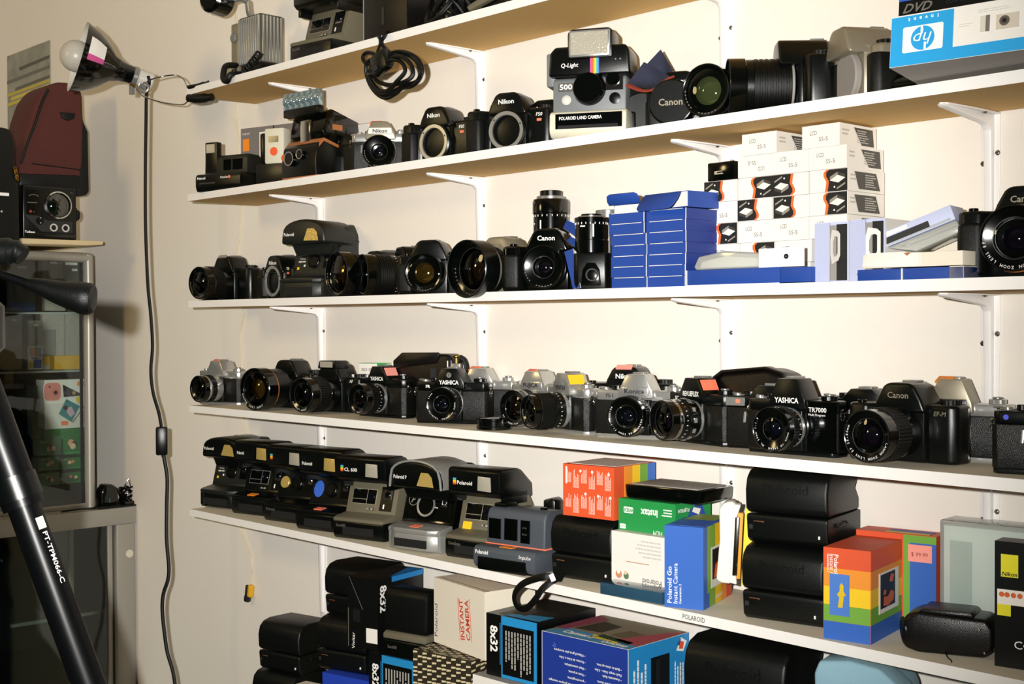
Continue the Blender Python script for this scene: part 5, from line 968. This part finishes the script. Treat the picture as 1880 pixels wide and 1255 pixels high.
# ------------------------------------------------------------------ clamp lamp on the end of the top shelf
LD = 2.80
def ld(u, v, d=0): return atd(u, v, LD + d)
t = thing('clamp_lamp', 'black clamp lamp with a bare bulb gripping the left end of the top shelf', 'lamp', (0, 0, 0))
S0, S1 = ld(240, 137), ld(143, 104, -.05)
ax = (S1 - S0).normalized(); r_ = ax.cross(Vector((0, 0, 1))).normalized()
LM = FRM(S0, r_, Vector((0, 0, 1))); LM = Matrix.Translation(S0) @ Vector((0, 0, 1)).rotation_difference(ax).to_matrix().to_4x4()
Ls = (S1 - S0).length
m = MB().lathe([(.019, -.008), (.020, .010), (.022, .022), (.030, .040), (.050, .060), (.066, .085), (.075, Ls - .004), (.0765, Ls), (.0745, Ls)], 'black gloss', LM, 48).lathe([(.0745, Ls), (.073, Ls - .004), (.064, .086), (.048, .062), (.028, .042), (.018, .02), (.0005, .02)], 'white porcelain', LM, 48)
sh_ = m.build('lamp_shade', t)
n1 = (CAM - ld(172, 82)).normalized()
e = ax * 1.0
F = FRM(ld(173, 84, -.078), -ax + Vector((0, 0, .0)), (0.02, 0, 1))
pts = [(-.022, -.020), (.016, -.026), (.017, .016), (-.020, .022)]
m = MB()
lab = []
for i in range(7):
    for j in range(5):
        h = .066 + .036 * i / 6; a = rad(-33 + 42 * j / 4); rr = .0665 + (.075 - .0665) * max(0, (h - .085) / (Ls - .004 - .085)) if h > .085 else .050 + .016 * (h - .06) / .025
        lab.append((h, a, rr + .0008))
vc = -CF; lo = LM.inverted().to_3x3() @ (CAM - S0); base = math.atan2(lo.y, lo.x)
up_l = LM.inverted().to_3x3() @ Vector((0, 0, 1)); upa = math.atan2(up_l.y, up_l.x)
sg = 1 if ((upa - base + PI) % (2 * PI) - PI) > 0 else -1
vs = [LM @ Vector((rr * math.cos(base + sg * (a + rad(34))), rr * math.sin(base + sg * (a + rad(34))), h)) for h, a, rr in lab]
fs = [(i * 5 + j, i * 5 + j + 1, (i + 1) * 5 + j + 1, (i + 1) * 5 + j) for i in range(6) for j in range(4)]
m.add(vs, [f if sg > 0 else f[::-1] for f in fs if f[0] % 5 != 0], 'white card').add(vs, [f if sg > 0 else f[::-1] for f in fs if f[0] % 5 == 0], '#c8508a')
m.build('paper_label', sh_)
m = MB(); B = LM @ TR(0, 0, Ls + .004); m.lathe([(.0335 * math.sin(rad(a)) + .0002, -.0335 * math.cos(rad(a))) for a in range(180, 20, -10)] + [(.018, -.045), (.013, -.07)][::1], 'bulb', B, 32)
m.build('bulb', t)
LR = LM @ TR(0, 0, -.008)
so = MB().cyl(.0205, -.006, .004, 'steel', LR, 36, c=.001).cyl(.0185, -.040, -.006, 'white porcelain', LR, 36, c=.003).build('socket', t)
m = MB().box(-.004, .004, -.005, .005, -.03, .004, 'steel', .001, M=Matrix.Translation(ld(242, 148))).cyl(.0055, -.006, .006, 'steel', Matrix.Translation(ld(262, 159)) @ RX(60)).cyl(.005, -.006, .006, 'brass', Matrix.Translation(ld(244, 156)) @ RX(60))
m.lathe([(.011 + .003 * math.cos(a), .003 * math.sin(a)) for a in [k * PI / 4 for k in range(9)]], 'steel', FRM(ld(263, 160), CR, CU), 24); m.build('clamp_joint', t)
wp = [ld(248, 158), ld(258, 172), ld(268, 178), ld(300, 188), ld(332, 192, -.02), ld(342, 188, -.03), ld(346, 178, -.04), ld(344, 160, -.04), ld(336, 144, -.03), ld(322, 138, -.02), ld(300, 140), ld(275, 147), ld(258, 158)]
MB().tube(smooth_path(wp, 6), .0016, 'chrome').build('clamp_wire', t)
yj = -SD + .01
for (a, b, c) in (((346, 160), (366, 156), (384, 149)), ((346, 180), (366, 181), (390, 178))):
    pa = aty(*a, -SD - .004); pb = aty(*b, -SD + .006); pc = aty(*c, -SD + .02)
    MB().tube(smooth_path([pa, pb, pc], 5), [.0042 if a[1] < 170 else .0085] * 3 + [.004 if a[1] < 170 else .010] * 5 + [.002 if a[1] < 170 else .008] * 3, 'black rubber', n=12).build('rubber_jaw', t)
cu = [(272, 140), (274, 152), (269, 175), (268, 230), (267, 300), (267, 400), (269, 470), (272, 530), (277, 580), (280, 635), (277, 680), (281, 720), (291, 755), (295, 775), (297, 790)]
MB().tube(smooth_path([ld(u, v, 0 if v < 160 else .02) for u, v in cu], 5), .0036, 'black rubber').tube(smooth_path([ld(u, v, .02) for u, v in [(299, 830), (303, 850), (307, 880), (306, 930), (306, 990), (310, 1040), (308, 1065), (300, 1090), (298, 1120), (303, 1170), (308, 1200), (318, 1235), (326, 1290)]], 5), .0042, 'black rubber').build('cord', t)
sw = MB().box(-.0125, .0125, -.009, .009, -.031, .031, 'black', .004, M=Matrix.Translation(ld(297, 809, .02)) @ RZ(60)); sw.build('switch_box', t)
# thin wire down the wall with a yellow plug
t = thing('audio_cable', 'thin cream cable running down the wall to a hanging yellow plug', 'cable', (0, 0, 0))
for o in (0, 2):
    w_ = [(425, -20), (430, 20), (434, 60), (434, 190), (432, 215), (437, 262), (434, 300), (440, 385), (441, 420), (437, 465), (440, 520), (448, 570), (441, 610), (443, 660), (444, 740), (448, 780), (453, 815), (446, 900), (441, 965), (452, 1000), (461, 1030), (463 - o * 2, 1072)]
    MB().tube(smooth_path([aty(u + o, v, -.0025 - o * .0004) for u, v in w_], 5), .0011, 'cream wire', n=6).build('strand', t)
pl = aty(460, 1086, -.008)
MB().cyl(.0075, -.012, .016, 'rca yellow', Matrix.Translation(pl) @ RY(10), c=.003).build('yellow_plug', t)
MB().cyl(.0078, -.022, -.008, 'charcoal', Matrix.Translation(pl + Vector((-.004, -.004, 0))) @ RY(10), c=.002).box(-.006, -.002, -.011, -.005, -.012, .016, 'charcoal', .001, M=Matrix.Translation(pl) @ RY(10)).build('plug_tip', t)
# poster
pq = [aty(15, 103, -.002), aty(93, 73, -.002), aty(93, 260, -.002), aty(15, 275, -.002)]
def wallat(u, v): return aty(u, v, -.003)
t = thing('poster', 'small faded poster pinned to the wall behind the maroon backpack', 'poster', (0, 0, 0))
A, B_, C_, D_ = pq
PF = FRM(D_, (1, 0, 0), (0, 0, 1)); pw = B_.x - A.x; ph = A.z - D_.z
m = MB().panel(PF, 0, pw, 0, ph, 'poster', .0008)
for x in (.33, .66): m.panel(PF, pw * x, pw * x + .003, 0, ph, '#8f8f80', .0014)
for y, c, x0 in ((.46, '#c8b83a', 0), (.51, '#d4c040', .1), (.56, '#c0ae3c', .0), (.05, '#b8b4ac', 0), (.14, '#9a968c', .1), (.60, '#5c5a50', .2), (.7, '#66655c', .0), (.8, '#4c4c46', .3)): m.poly(PF, [(pw * x0, ph * y), (pw, ph * (y + .02)), (pw, ph * (y + .05)), (pw * x0, ph * (y + .035))], c, .0016)
m.build('sheet', t); MB().dome(.004, .003, 'steel', FRM(A + Vector((.006, -.002, -.004)), (1, 0, 0), (0, 0, 1)), 12).build('pin', t)
# ------------------------------------------------------------------ display cabinets against the wall, fronts facing along the shelves
CXF = -1.967
LOWZ, = [atx(250, 928, CXF).z]
UPZ = atx(168, 457, CXF).z
yr = atx(170, 470, CXF).y
t = thing('display_cabinet', 'lower glass fronted cabinet with dark interior at the left wall', 'cabinet', (CXF, 0, LOWZ), 0)
h = LOWZ + 1.45
MB().box(-.55, .006, -1.6, -.004, -.042, 0, 'alu', .002).build('top', t)
fr = MB().box(-.03, .004, -.055, -.006, -h, -.042, 'alu', .002).box(-.03, .004, -1.6, -1.56, -h, -.042, 'alu', .002).box(-.03, .004, -1.6, -.004, -h, -h + .05, 'alu', .002)
fr.lathe([(.0005, 0), (.0095, 0), (.0105, .001)][::-1], 'cream plastic', FRM((.0045, -.022, -.118), (0, 1, 0), (0, 0, 1)) @ TR(0, 0, 0), 8).cyl(.0105, 0, .0015, 'cream plastic', FRM((.004, -.022, -.118), (0, 1, 0), (0, 0, 1)), 8).build('frame', t)
MB().box(-.55, -.53, -1.6, -.004, -h, -.042, 'black box').box(-.55, -.03, -.02, -.006, -h, -.042, 'black box').box(-.55, -.03, -1.6, -1.58, -h, -.042, 'black box').box(-.53, -.03, -1.58, -.02, -h, -h + .06, 'black box').build('carcass', t)
for nm, xa, ya, yb in (('front', -.012, -.78, -.06), ('rear', -.024, -1.55, -.155)):
    gl = MB().box(xa - .003, xa, ya, yb, -h + .05, -.042, 'clear glass').build('sliding_pane', t)
    MB().box(xa - .005, xa + .002, yb - .012, yb, -h + .05, -.042, 'alu', .001).build('pane_edge', gl)
MB().box(-.5, -.05, -1.55, -.03, -.45, -.44, 'black box').box(-.06, -.05, -.3, -.02, -.27, -.262, 'steel').build('inner_shelf', t)
# upper cabinet
CXU = CXF - .045
UPZ = atx(168, 457, CXU).z; yr = atx(170, 470, CXU).y
hU = UPZ - LOWZ - .012
t = thing('display_cabinet', 'upper glass cabinet with rounded pale frame full of film packets', 'cabinet', (CXU, yr, LOWZ + .0), 0)
fw = .024
MB().tube(smooth_path([(0, -.012, .003), (0, -.012, hU * .5), (0, -.012, hU - .03), (0, -.016, hU - .014), (0, -.032, hU - .010), (0, -.3, hU - .010), (0, -1.2, hU - .010)], 6), .0125, 'alu', n=14).build('frame', t)
MB().box(-.5, .0, -1.2, .0, .0, .014, 'alu', .002).box(-.5, -.01, -1.2, .0, hU - .012, hU, 'alu', .002).box(-.5, -.49, -1.2, 0, 0, hU, 'dark grey').box(-.49, -.006, -.006, -.001, .01, hU - .01, 'dark grey').box(-.49, -.006, -1.2, -1.19, .01, hU - .01, 'dark grey').build('carcass', t)
MB().box(-.004, -.001, -1.18, -.018, .014, hU - .014, 'clear glass').build('glass_pane', t)
MB().box(-.010, -.004, -.032, -.026, .014, hU - .014, 'void').build('seal', t)
sz = [atx(100, 684, CXU).z - LOWZ, atx(100, 576, CXU).z - LOWZ]
for s in sz: MB().box(-.48, -.02, -1.18, -.02, s, s + .005, 'frosted plastic').build('glass_shelf', t)
cab0 = Vector((CXU, yr, LOWZ))
def face(u, v, dx): return atx(u, v, CXU - dx)
def pack(name, label, u0, u1, v0, v1, dx, col, th=.012, extra=None, cat='packet', group='packets inside the glass cabinet'):
    a = face(u0, v1, dx); b = face(u1, v0, dx); w = b.y - a.y; h = b.z - a.z
    mb = MB().box(-th, 0, 0, w, 0, h, col)
    if extra: extra(mb, RT(0, 0, 0), w, h)
    return solo(mb, name, label, cat, (a.x, a.y, a.z), 0, group)
def rnd(h): return h
mk('pouch grey', '#77756e', .4, var=.25, scale=60); mk('pouch dark', '#3d4140', .45, var=.3, scale=40); mk('pouch pale', '#a09c92', .4, var=.2, scale=70); mk('amber pack', '#c89a2c', .5, var=.15, scale=40); mk('ochre', '#6e5a22', .5, var=.2, scale=40); mk('green pack', '#1e6a34', .4, var=.2, scale=30); mk('deep green', '#123a20', .45, var=.3, scale=30); mk('navy pack', '#2a4a7c', .4, var=.2, scale=30)
def hole(mb, F, w, h): mb.poly(F, rrect(w * .35, .006, .0028, 3, w * .5, h - .012), 'white card', .0008)
s1 = LOWZ + sz[1] + .005; v_s1 = None
def vz(z, u=100): # photo row of a height on the cabinet front
    d = Vector((CXU, atx(u, 600, CXU).y, z)) - CAM; return 627.5 - FPX * d.dot(CU) / d.dot(CF)
r1, r2 = vz(LOWZ + sz[1] + .005), vz(LOWZ + sz[0] + .005); r3 = vz(LOWZ + .014)
pack('hanging_packet', 'dark packet with hang hole at top right of the glass cabinet', 122, 152, 487, r1 - 2, .05, 'pouch dark', extra=hole)
pack('hanging_packet', 'grey packet with hang hole left of the dark one on the top cabinet shelf', 80, 116, 474, r1 - 2, .06, 'pouch grey', extra=hole)
pack('printed_card', 'white card at the top right corner inside the glass cabinet', 121, 149, 472, r1 - 2, .075, 'white card', .004)
pack('hanging_packet', 'dark blue packet behind the tripod handle in the glass cabinet', 16, 64, 482, r1 - 2, .04, 'pouch dark', extra=lambda mb, F, w, h: (hole(mb, F, w, h), mb.panel(F, 0, w, 0, h * .18, 'navy pack', .001)))
pack('hanging_packet', 'pale packet leaning below the tripod handle in the glass cabinet', 82, 120, 545, r1 - 2, .03, 'pouch pale')
pack('hanging_packet', 'pale speckled packet at the right of the middle cabinet shelf', 121, 157, r1 + 4, r2 - 2, .045, 'pouch pale')
pack('hanging_packet', 'pale packet in the middle of the middle cabinet shelf', 78, 119, r1 + 4, r2 - 2, .055, 'pouch pale', extra=lambda mb, F, w, h: mb.panel(F, .0, w * .6, h * .2, h * .72, 'pouch grey', .001).panel(F, 0, w, h * .08, h * .24, 'amber pack', .0014))
pack('film_pouch', 'amber yellow pouch lying on the middle cabinet shelf', 100, 147, 652, r2 - 2, .025, 'amber pack', .03)
pack('hanging_packet', 'grey packet with hang hole left of centre on the middle cabinet shelf', 54, 78, 588, r2 - 2, .035, 'pouch grey', extra=hole)
pack('printed_card', 'white card with coloured squares on the middle cabinet shelf', 52, 78, 635, r2 - 2, .02, 'white card', .006, extra=lambda mb, F, w, h: [mb.panel(F, w * a, w * b, h * c, h * d, k, .0008) for a, b, c, d, k in ((.1, .35, .55, .95, '#c86a9a'), (.35, .62, .55, .95, '#e0a82a'), (.62, .92, .55, .95, '#3a6aa8'), (.1, .35, .08, .42, '#e0c02a'), (.35, .92, .05, .42, '#3a6ab8'), (.2, .8, .44, .52, '#4a4a4a'))])
pack('hanging_packet', 'ochre based packet with hang hole on the middle cabinet shelf', 14, 40, r1 + 6, r2 - 2, .035, 'pouch grey', extra=lambda mb, F, w, h: (hole(mb, F, w, h), mb.panel(F, 0, w, 0, h * .42, 'ochre', .001)))
pack('hanging_packet', 'ochre based packet cut by the left edge on the middle cabinet shelf', -10, 13, r1 + 6, r2 - 2, .035, 'pouch grey', extra=lambda mb, F, w, h: mb.panel(F, 0, w, 0, h * .42, 'ochre', .001))
def mini(mb, F, w, h):
    mb.panel(F, .0, w, h * .0, h * .52, '#d8d2c6', .0006).poly(F, rrect(w * .42, h * .40, .012, 5, w * .18, h * .76), '#f2cfc4', .0014).poly(F, rrect(w * .38, h * .36, .012, 5, w * .18, h * .76), '#dc8a80', .002).disc(F, w * .25, h * .74, h * .065, '#c87068', .0024).disc(F, w * .25, h * .74, h * .035, '#1a1414', .0028).disc(F, w * .11, h * .86, h * .02, '#3a2a2a', .0028)
    mb.poly(F, [(w * .42, h * .90), (w * .92, h * .66), (w * .44, h * .64)], '#23242c', .001).disc(F, w * .68, h * .72, h * .04, '#b08a68', .0014).panel(F, w * .76, w * .92, h * .86, h * .95, '#f08a3a', .0014)
    mb.poly(F, [(w * .32, h * .30), (w * .50, h * .60), (w * .82, h * .44), (w * .62, h * .12)], '#2f7a80', .001).poly(F, [(w * .50, h * .42), (w * .62, h * .44), (w * .70, h * .30), (w * .60, h * .22), (w * .52, h * .30)], '#c8a4b4', .0014).disc(F, w * .48, h * .42, h * .05, '#2a1c18', .0018).poly(F, [(w * .62, h * .12), (w * .92, h * .44), (w * .92, h * .41), (w * .66, h * .10)], '#8a867c', .0012).disc(F, w * .80, h * .58, h * .07, '#d8c22a', .0016).panel(F, w * .38, w * .54, h * .06, h * .15, '#f0784a', .0014).text(F, 'instax', .008, 'grey ink', w * .93, h * .10, rot=90, w=.03, al='l')
pack('instant_camera_box', 'white carton picturing a pink camera and a portrait in the glass cabinet', 82, 160, 695, 788, .03, 'white card', .05, extra=mini, cat='box')
solo(MB().box(-.08, 0, 0, .115, 0, .03, 'green pack'), 'film_carton', 'flat green carton supporting the pink camera carton in the glass cabinet', 'box', tuple(face(80, 808, .03) + Vector((0, 0, .0))), 0)
def gr(seed, pic=True):
    def f(mb, F, w, h):
        random.seed(seed)
        for i in range(5): mb.disc(F, w * random.uniform(.35, .65), h * random.uniform(.35, .7), min(w, h) * .16, ['#c8884a', '#7a2a20', '#d8a070', '#4a2018', '#e0c0a0'][i], .0008 + .0002 * i)
        mb.panel(F, w * .06, w * .94, h * .06, h * .14, '#2f8a48', .0008).panel(F, w * .08, w * .3, h * .8, h * .9, '#5aa83a', .0008)
    return f
pack('film_carton', 'tall dark green carton behind the pink camera carton', 62, 104, 706, 800, .07, 'deep green', .04, extra=lambda mb, F, w, h: mb.panel(F, w * .15, w * .55, h * .05, h * .55, 'pouch dark', .001).text(F, 'FUJIFILM', .006, 'grey ink', w * .3, h * .6, rot=90), cat='box')
gc = [('right of the upper green row', 156, 168, 797, 832), ('centre of the upper green row', 116, 150, 797, 835), ('left of the upper green row', 74, 112, 806, 836), ('right of the second green row', 154, 170, 834, 862), ('centre of the second green row', 112, 150, 838, 862), ('left of the second green row', 72, 110, 838, 864), ('centre of the lowest green row', 112, 160, 864, 888), ('left of the lowest green row', 74, 110, 866, 892)]
for i, (nm, a, b, c, d) in enumerate(gc):
    pack('film_carton', 'green film carton at the %s in the glass cabinet' % nm, a, b, c, d, .028 + .004 * (i % 3), 'green pack', .045, extra=gr(20 + i), cat='box', group='green film cartons in the glass cabinet')
# plank, radio, backpack, small things on the cabinets
zt = UPZ + .004
t = thing('plank', 'pale wooden plank lying on top of the upper glass cabinet', 'plank', (CXF + .03, 0, zt), 0)
ya, yb = atx(40, 445, CXF + .03).y, atx(190, 445, CXF + .03).y
MB().prism([(yb - .002, .003), (yb, .008), (yb - .002, .012), (ya, .011), (ya, -.002 + .0), (ya + .16, .0)], -.42, 0, 'plank', 'x', .0015).build('board', t)
zr = zt + .013
xr = CXF + .005
ra, rb_ = atx(42, 400, xr).y, atx(141, 400, xr).y
ztop = atx(90, 341, xr).z
RW, RH = rb_ - ra, ztop - zr
t = thing('lantern_radio', 'black lantern radio with a round lens and two white ringed jacks on the plank', 'radio', (xr, ra, zr), 90)
MB().box(0, RW, .0, .20, 0, RH, 'black', .004).box(RW * .02, RW * .98, -.004, .002, .004, RH * .10, 'black gloss', .001).panel(FR(0, 0, 0), RW * .02, RW * .98, RH * .96, RH * .97, 'dark grey').build('body', t)
F = FR(0, -.0005, 0)
px = lambda u: (u - 42) / 99 * RW
pz = lambda v: (437 - v) / 96 * RH
m = MB().panel(F, px(48), px(72), pz(394), pz(350), 'black gloss', .001).poly(F, [(px(45), pz(396)), (px(70), pz(396)), (px(86), pz(404)), (px(132), pz(404)), (px(132), pz(424)), (px(74), pz(424))], 'dark grey', .0012)
for i in range(9): m.disc(F, px(61) + .014 * math.cos(rad(40 + i * 12.5)), pz(366) + .010 * math.sin(rad(40 + i * 12.5)), .0012, 'grey ink', .0016)
m.lines(F, px(50), px(74), pz(375), pz(371), 1, 'grey ink', t=.0014).cyl(.0035, 0, .004, 'red trim', F @ TR(px(55), pz(389), 0)).cyl(.003, 0, .004, 'black gloss', F @ TR(px(64), pz(389), 0)).cyl(.009, 0, .006, 'black', F @ TR(px(72), pz(405), 0), c=.002).disc(F, px(72), pz(409), .0012, 'white ink', .0064).disc(F, px(72), pz(400), .0012, 'white ink', .0064).text(F, 'Tedisson', .0062, 'white ink', px(45), pz(428), 'l', bold=.04, w=px(63) - px(45), t=.0012).text(F, 'FC', .004, 'grey ink', px(131), pz(353), t=.0012)
m.build('control_panel', t)
m = MB().lathe([(.033, 0), (.033, .004), (.030, .005), (.029, .002)], 'chrome', F @ TR(px(106), pz(375), 0), 40); ro = m.build('lens_ring', t)
MB().dome(.0295, .010, 'lens green', F @ TR(px(106), pz(375), .001), 32).build('lens', ro)
for u in (97, 119): MB().lathe([(.0065, 0), (.0095, .001), (.0095, .003), (.0065, .003), (.006, .0005), (.0002, .0005)], 'white porcelain', F @ TR(px(u), pz(416), 0), 28).dome(.0045, .003, 'void', F @ TR(px(u), pz(416), .0004), 16).build('jack', t)
MB().cyl(.020, 0, .018, 'black rubber', RT(RW, .05, pz(388)), 24, knurl=.001).cyl(.013, .018, .026, 'black rubber', RT(RW, .05, pz(388)), 24).build('tuning_knob', t)
# backpack
xb = CXF - .06
bp = lambda u, v: atx(u, v, xb)
t = thing('backpack', 'maroon backpack with dark trim standing on the radio against the wall', 'backpack', (0, 0, 0))
out = [(32, 336), (36, 300), (44, 262), (56, 215), (68, 180), (84, 160), (104, 150), (128, 151), (146, 158), (152, 172), (154, 230), (152, 300), (146, 345), (130, 352), (60, 348)]
o2 = [(bp(u, v).y, bp(u, v).z) for u, v in out]
MB().prism(o2, xb - .13, xb, 'maroon cloth', 'x', .022, seg=4).build('body', t)
MB().tube(smooth_path([Vector((xb + .002, bp(u, v).y, bp(u, v).z)) for u, v in ((38, 300), (50, 262), (62, 232), (76, 190), (88, 164))], 5), .0035, 'black rubber').tube(smooth_path([Vector((xb - .001, bp(u, v).y, bp(u, v).z)) for u, v in ((58, 300), (90, 304), (120, 308), (148, 312))], 5), .002, 'black rubber').build('zip', t)
MB().prism([(bp(u, v).y, bp(u, v).z) for u, v in ((110, 206), (138, 208), (136, 218), (124, 222), (114, 217))], xb - .004, xb + .004, 'black rubber', 'x', .002).build('pull_tab', t)
MB().prism([(bp(u, v).y, bp(u, v).z) for u, v in ((150, 170), (158, 172), (160, 220), (169, 240), (171, 350), (166, 358), (140, 358), (148, 330), (154, 250))], xb - .12, xb - .02, 'black matt', 'x', .006).build('back_panel', t)
MB().prism([(bp(u, v).y, bp(u, v).z) for u, v in ((34, 318), (146, 322), (146, 346), (34, 348))], xb - .1, xb + .006, 'black matt', 'x', .005).build('base_panel', t)
t = thing('camera_bag', 'black bag at the left edge beside the maroon backpack', 'bag', (0, 0, 0))
xg = CXF + .06
bq = lambda u, v: (atx(u, v, xg).y, atx(u, v, xg).z)
MB().prism([bq(-70, 240), bq(0, 232), bq(20, 236), bq(28, 260), bq(30, 330), bq(36, 345), bq(38, 444), bq(-70, 446)], xg - .2, xg, 'black matt', 'x', .008).build('body', t)
m = MB()
for k, (u, v) in enumerate(((27, 309), (28, 314), (29, 319), (30, 324), (31, 329))): m.lathe([(.0030 + .0012 * math.cos(a), .0012 * math.sin(a)) for a in [q_ * PI / 3 for q_ in range(7)]], 'brass', FRM((xg + .003, *bq(u, v)), (0, 1, 0), (0, 0, 1)) @ RX(40 * (k % 2)), 12)
m.build('chain', t)
m = MB(); y_, z_ = bq(0, 356); m.panel(FRM((xg, y_, z_), (0, 1, 0), (0, 0, 1)), -.03, .020, -.0035, .0035, 'white ink', .002).dome(.003, .002, 'silver', FRM((xg, *bq(3, 388)), (0, 1, 0), (0, 0, 1)), 12); m.build('badge', t)
# things on the lower cabinet
xs = CXF - .03
g = lambda u, v: atx(u, v, xs)
t = thing('power_adapter', 'black rounded adapter standing on the lower cabinet top', 'adapter', (xs, g(200, 920).y, LOWZ), 0)
MB().prism([(-.022, 0), (-.022, .040), (-.012, .056), (.004, .058), (.018, .048), (.020, 0)], -.03, .01, 'black gloss', 'x', .004).panel(RT(.01, 0, 0), -.004, -.002, .012, .022, '#2a7a60', .001).build('body', t)
t = thing('cable_bundle', 'tangled black cable with glossy wrapping beside the adapter on the lower cabinet', 'cable', (xs, g(232, 920).y, LOWZ), 0)
random.seed(5); m = MB()
for i in range(7):
    a, b, c = random.uniform(.012, .022), random.uniform(.012, .022), random.random() * 6
    m.tube([(.012 * math.sin(k * .7 + c), .004 + a * math.cos(k * .52 + c), .026 + b * math.sin(k * .52 + c * 1.7)) for k in range(12)], .0025, 'black gloss', closed=True)
m.tube([(0, -.004, .05), (.002, .006, .068), (.004, .010, .046)], .0015, 'black gloss').box(-.02, .02, -.015, .03, 0, .012, 'black gloss', .003); m.build('cable', t)
MB().tube(smooth_path([(.02, -.03, .003), (.03, -.06, .004), (.02, -.10, .003), (.03, -.14, .006), (.02, -.18, .003)]), .002, 'black rubber').tube(smooth_path([(.0, -.065, .0), (.006, -.062, .02), (.0, -.058, .036)]), .0012, 'chrome').build('lead', t)
solo(MB().box(-.03, .02, -.1, .02, 0, .004, 'black matt'), 'cloth_pad', 'thin black pad under the adapter on the lower cabinet', 'pad', (xs + .01, g(222, 925).y + .03, LOWZ + .0), 0)
# ------------------------------------------------------------------ tripod in the foreground
t = thing('tripod', 'black camera tripod in the left foreground with its handle pointing right', 'tripod', (0, 0, 0))
TD = 1.50
td = lambda u, v, d=0: atd(u, v, TD + d)
a, b = td(-62, 640), td(190, 1330)
ld_ = (b - a).normalized()
up_ = [a, a + ld_ * .20, a + ld_ * .201, b, b + ld_ * .45]
lg = MB().tube([a, a.lerp(b, .42)], .0235, 'tube black', n=28).tube([a.lerp(b, .18), b], .0185, 'tube black', n=28).tube([a.lerp(b, .34), a.lerp(b, .40)], .0255, 'black', n=28)
nl = (CAM - a.lerp(b, .6)).normalized()
Lf = FRM(a, ld_, nl.cross(ld_) if False else ld_.cross(nl) * -1)
# lettering runs down the tube on its right side
side = ld_.cross(nl).normalized()
def onleg(u, v):
    # point on the tube axis nearest that photo row
    k = (v - 640) / 690; return a.lerp(b, k)
P0_ = onleg(0, 965); nn = (nl * .80 - side * .60 if (side.dot(CR) < 0) else nl * .80 + side * .60).normalized()
rr = ld_; uu = nn.cross(rr).normalized()
G = FRM(P0_ + nn * .0189, rr, uu)
lg.panel(G, -.006, .008, -.005, .005, 'cream plastic', .0006).text(G, 'PT-TPM066-C', .0062, 'white ink', .012, -.003, 'l', bold=.01, w=.062, t=.0008)
lo = lg.build('leg', t)
apex = td(-62, 600)
ex = 1.45 - 0.0
foot2, foot3 = Vector((apex.x - .75, apex.y + .10, -1.44)), Vector((apex.x - .10, apex.y - .75, -1.44))
for ft in (foot2, foot3): MB().tube([apex, apex.lerp(ft, .5)], .0235, 'tube black', n=20).tube([apex.lerp(ft, .5), ft], .0185, 'tube black', n=20).build('leg', t)
MB().tube([apex + Vector((0, 0, -.25)), apex + Vector((0, 0, .12))], .016, 'tube black', n=20).cyl(.042, -.03, .03, 'black', Matrix.Translation(apex), c=.006).build('centre_column', t)
MB().tube(smooth_path([td(-62, 470), td(-20, 465), td(10, 462), td(30, 463), td(42, 470)]), [.018] * 9 + [.016] * 6 + [.014] * 4 + [.012] * 6, 'black matt', n=16).box(-.03, .03, -.03, .03, -.02, .03, 'black', .006, M=Matrix.Translation(td(-66, 500))).build('head', t)
hp_ = [td(-40, 487), td(0, 503), td(30, 513), td(55, 522)]
MB().tube(hp_, [.0045, .0045, .0055, .0065], 'tube black', n=14).cyl(.0008, 0, .001, 'chrome', FRM(td(54, 522, -.007), CR, CU), 8).build('pan_handle', t)
gp = [td(50, 520), td(58, 522), td(80, 528), td(105, 536), td(130, 542), td(152, 547), td(164, 549), td(170, 550), td(171.5, 550)]
MB().tube(gp, [.006, .0078, .0105, .0135, .0165, .0188, .0188, .0165, .0125], 'black rubber', n=24).build('handle_grip', t)
# ------------------------------------------------------------------ light and camera
def lamp(name, typ, loc, energy, col, **k):
    l = bpy.data.lights.new(name, typ); l.energy = energy; l.color = col
    for a, b in k.items(): setattr(l, a, b)
    o = bpy.data.objects.new(name, l); COL.objects.link(o); o.location = loc; return o
fl = lamp('camera_flash', 'SPOT', CAM - CR * .095 + CU * .045, 285, (1, .972, .925), spot_size=rad(96), spot_blend=1., shadow_soft_size=.012)
fl.rotation_euler = (ray(400, 470)).to_track_quat('-Z', 'Y').to_euler()
cl = lamp('room_lamp', 'AREA', (-1.45, -2.2, .75), 8, (1, .74, .34), shape='DISK', size=.45)
cl.rotation_euler = (Vector((-1.9, 0, 0)) - cl.location).to_track_quat('-Z', 'Y').to_euler()
W = bpy.data.worlds.new('World'); SC.world = W; W.use_nodes = True
W.node_tree.nodes['Background'].inputs[0].default_value = (.9, .85, .7, 1); W.node_tree.nodes['Background'].inputs[1].default_value = .03
cd = bpy.data.cameras.new('Camera'); cam = bpy.data.objects.new('Camera', cd); COL.objects.link(cam)
R3 = Matrix((CR, CU, -CF)).transposed(); cam.matrix_world = Matrix.Translation(CAM) @ R3.to_4x4()
cd.sensor_width = 36; cd.lens = FPX / 1880 * 36; cd.clip_start = .02
SC.camera = cam
SC.view_settings.view_transform = 'Standard'; SC.view_settings.look = 'None'; SC.view_settings.exposure = 0; SC.view_settings.gamma = 1
try: SC.view_settings.use_curve_mapping = False
except Exception: pass
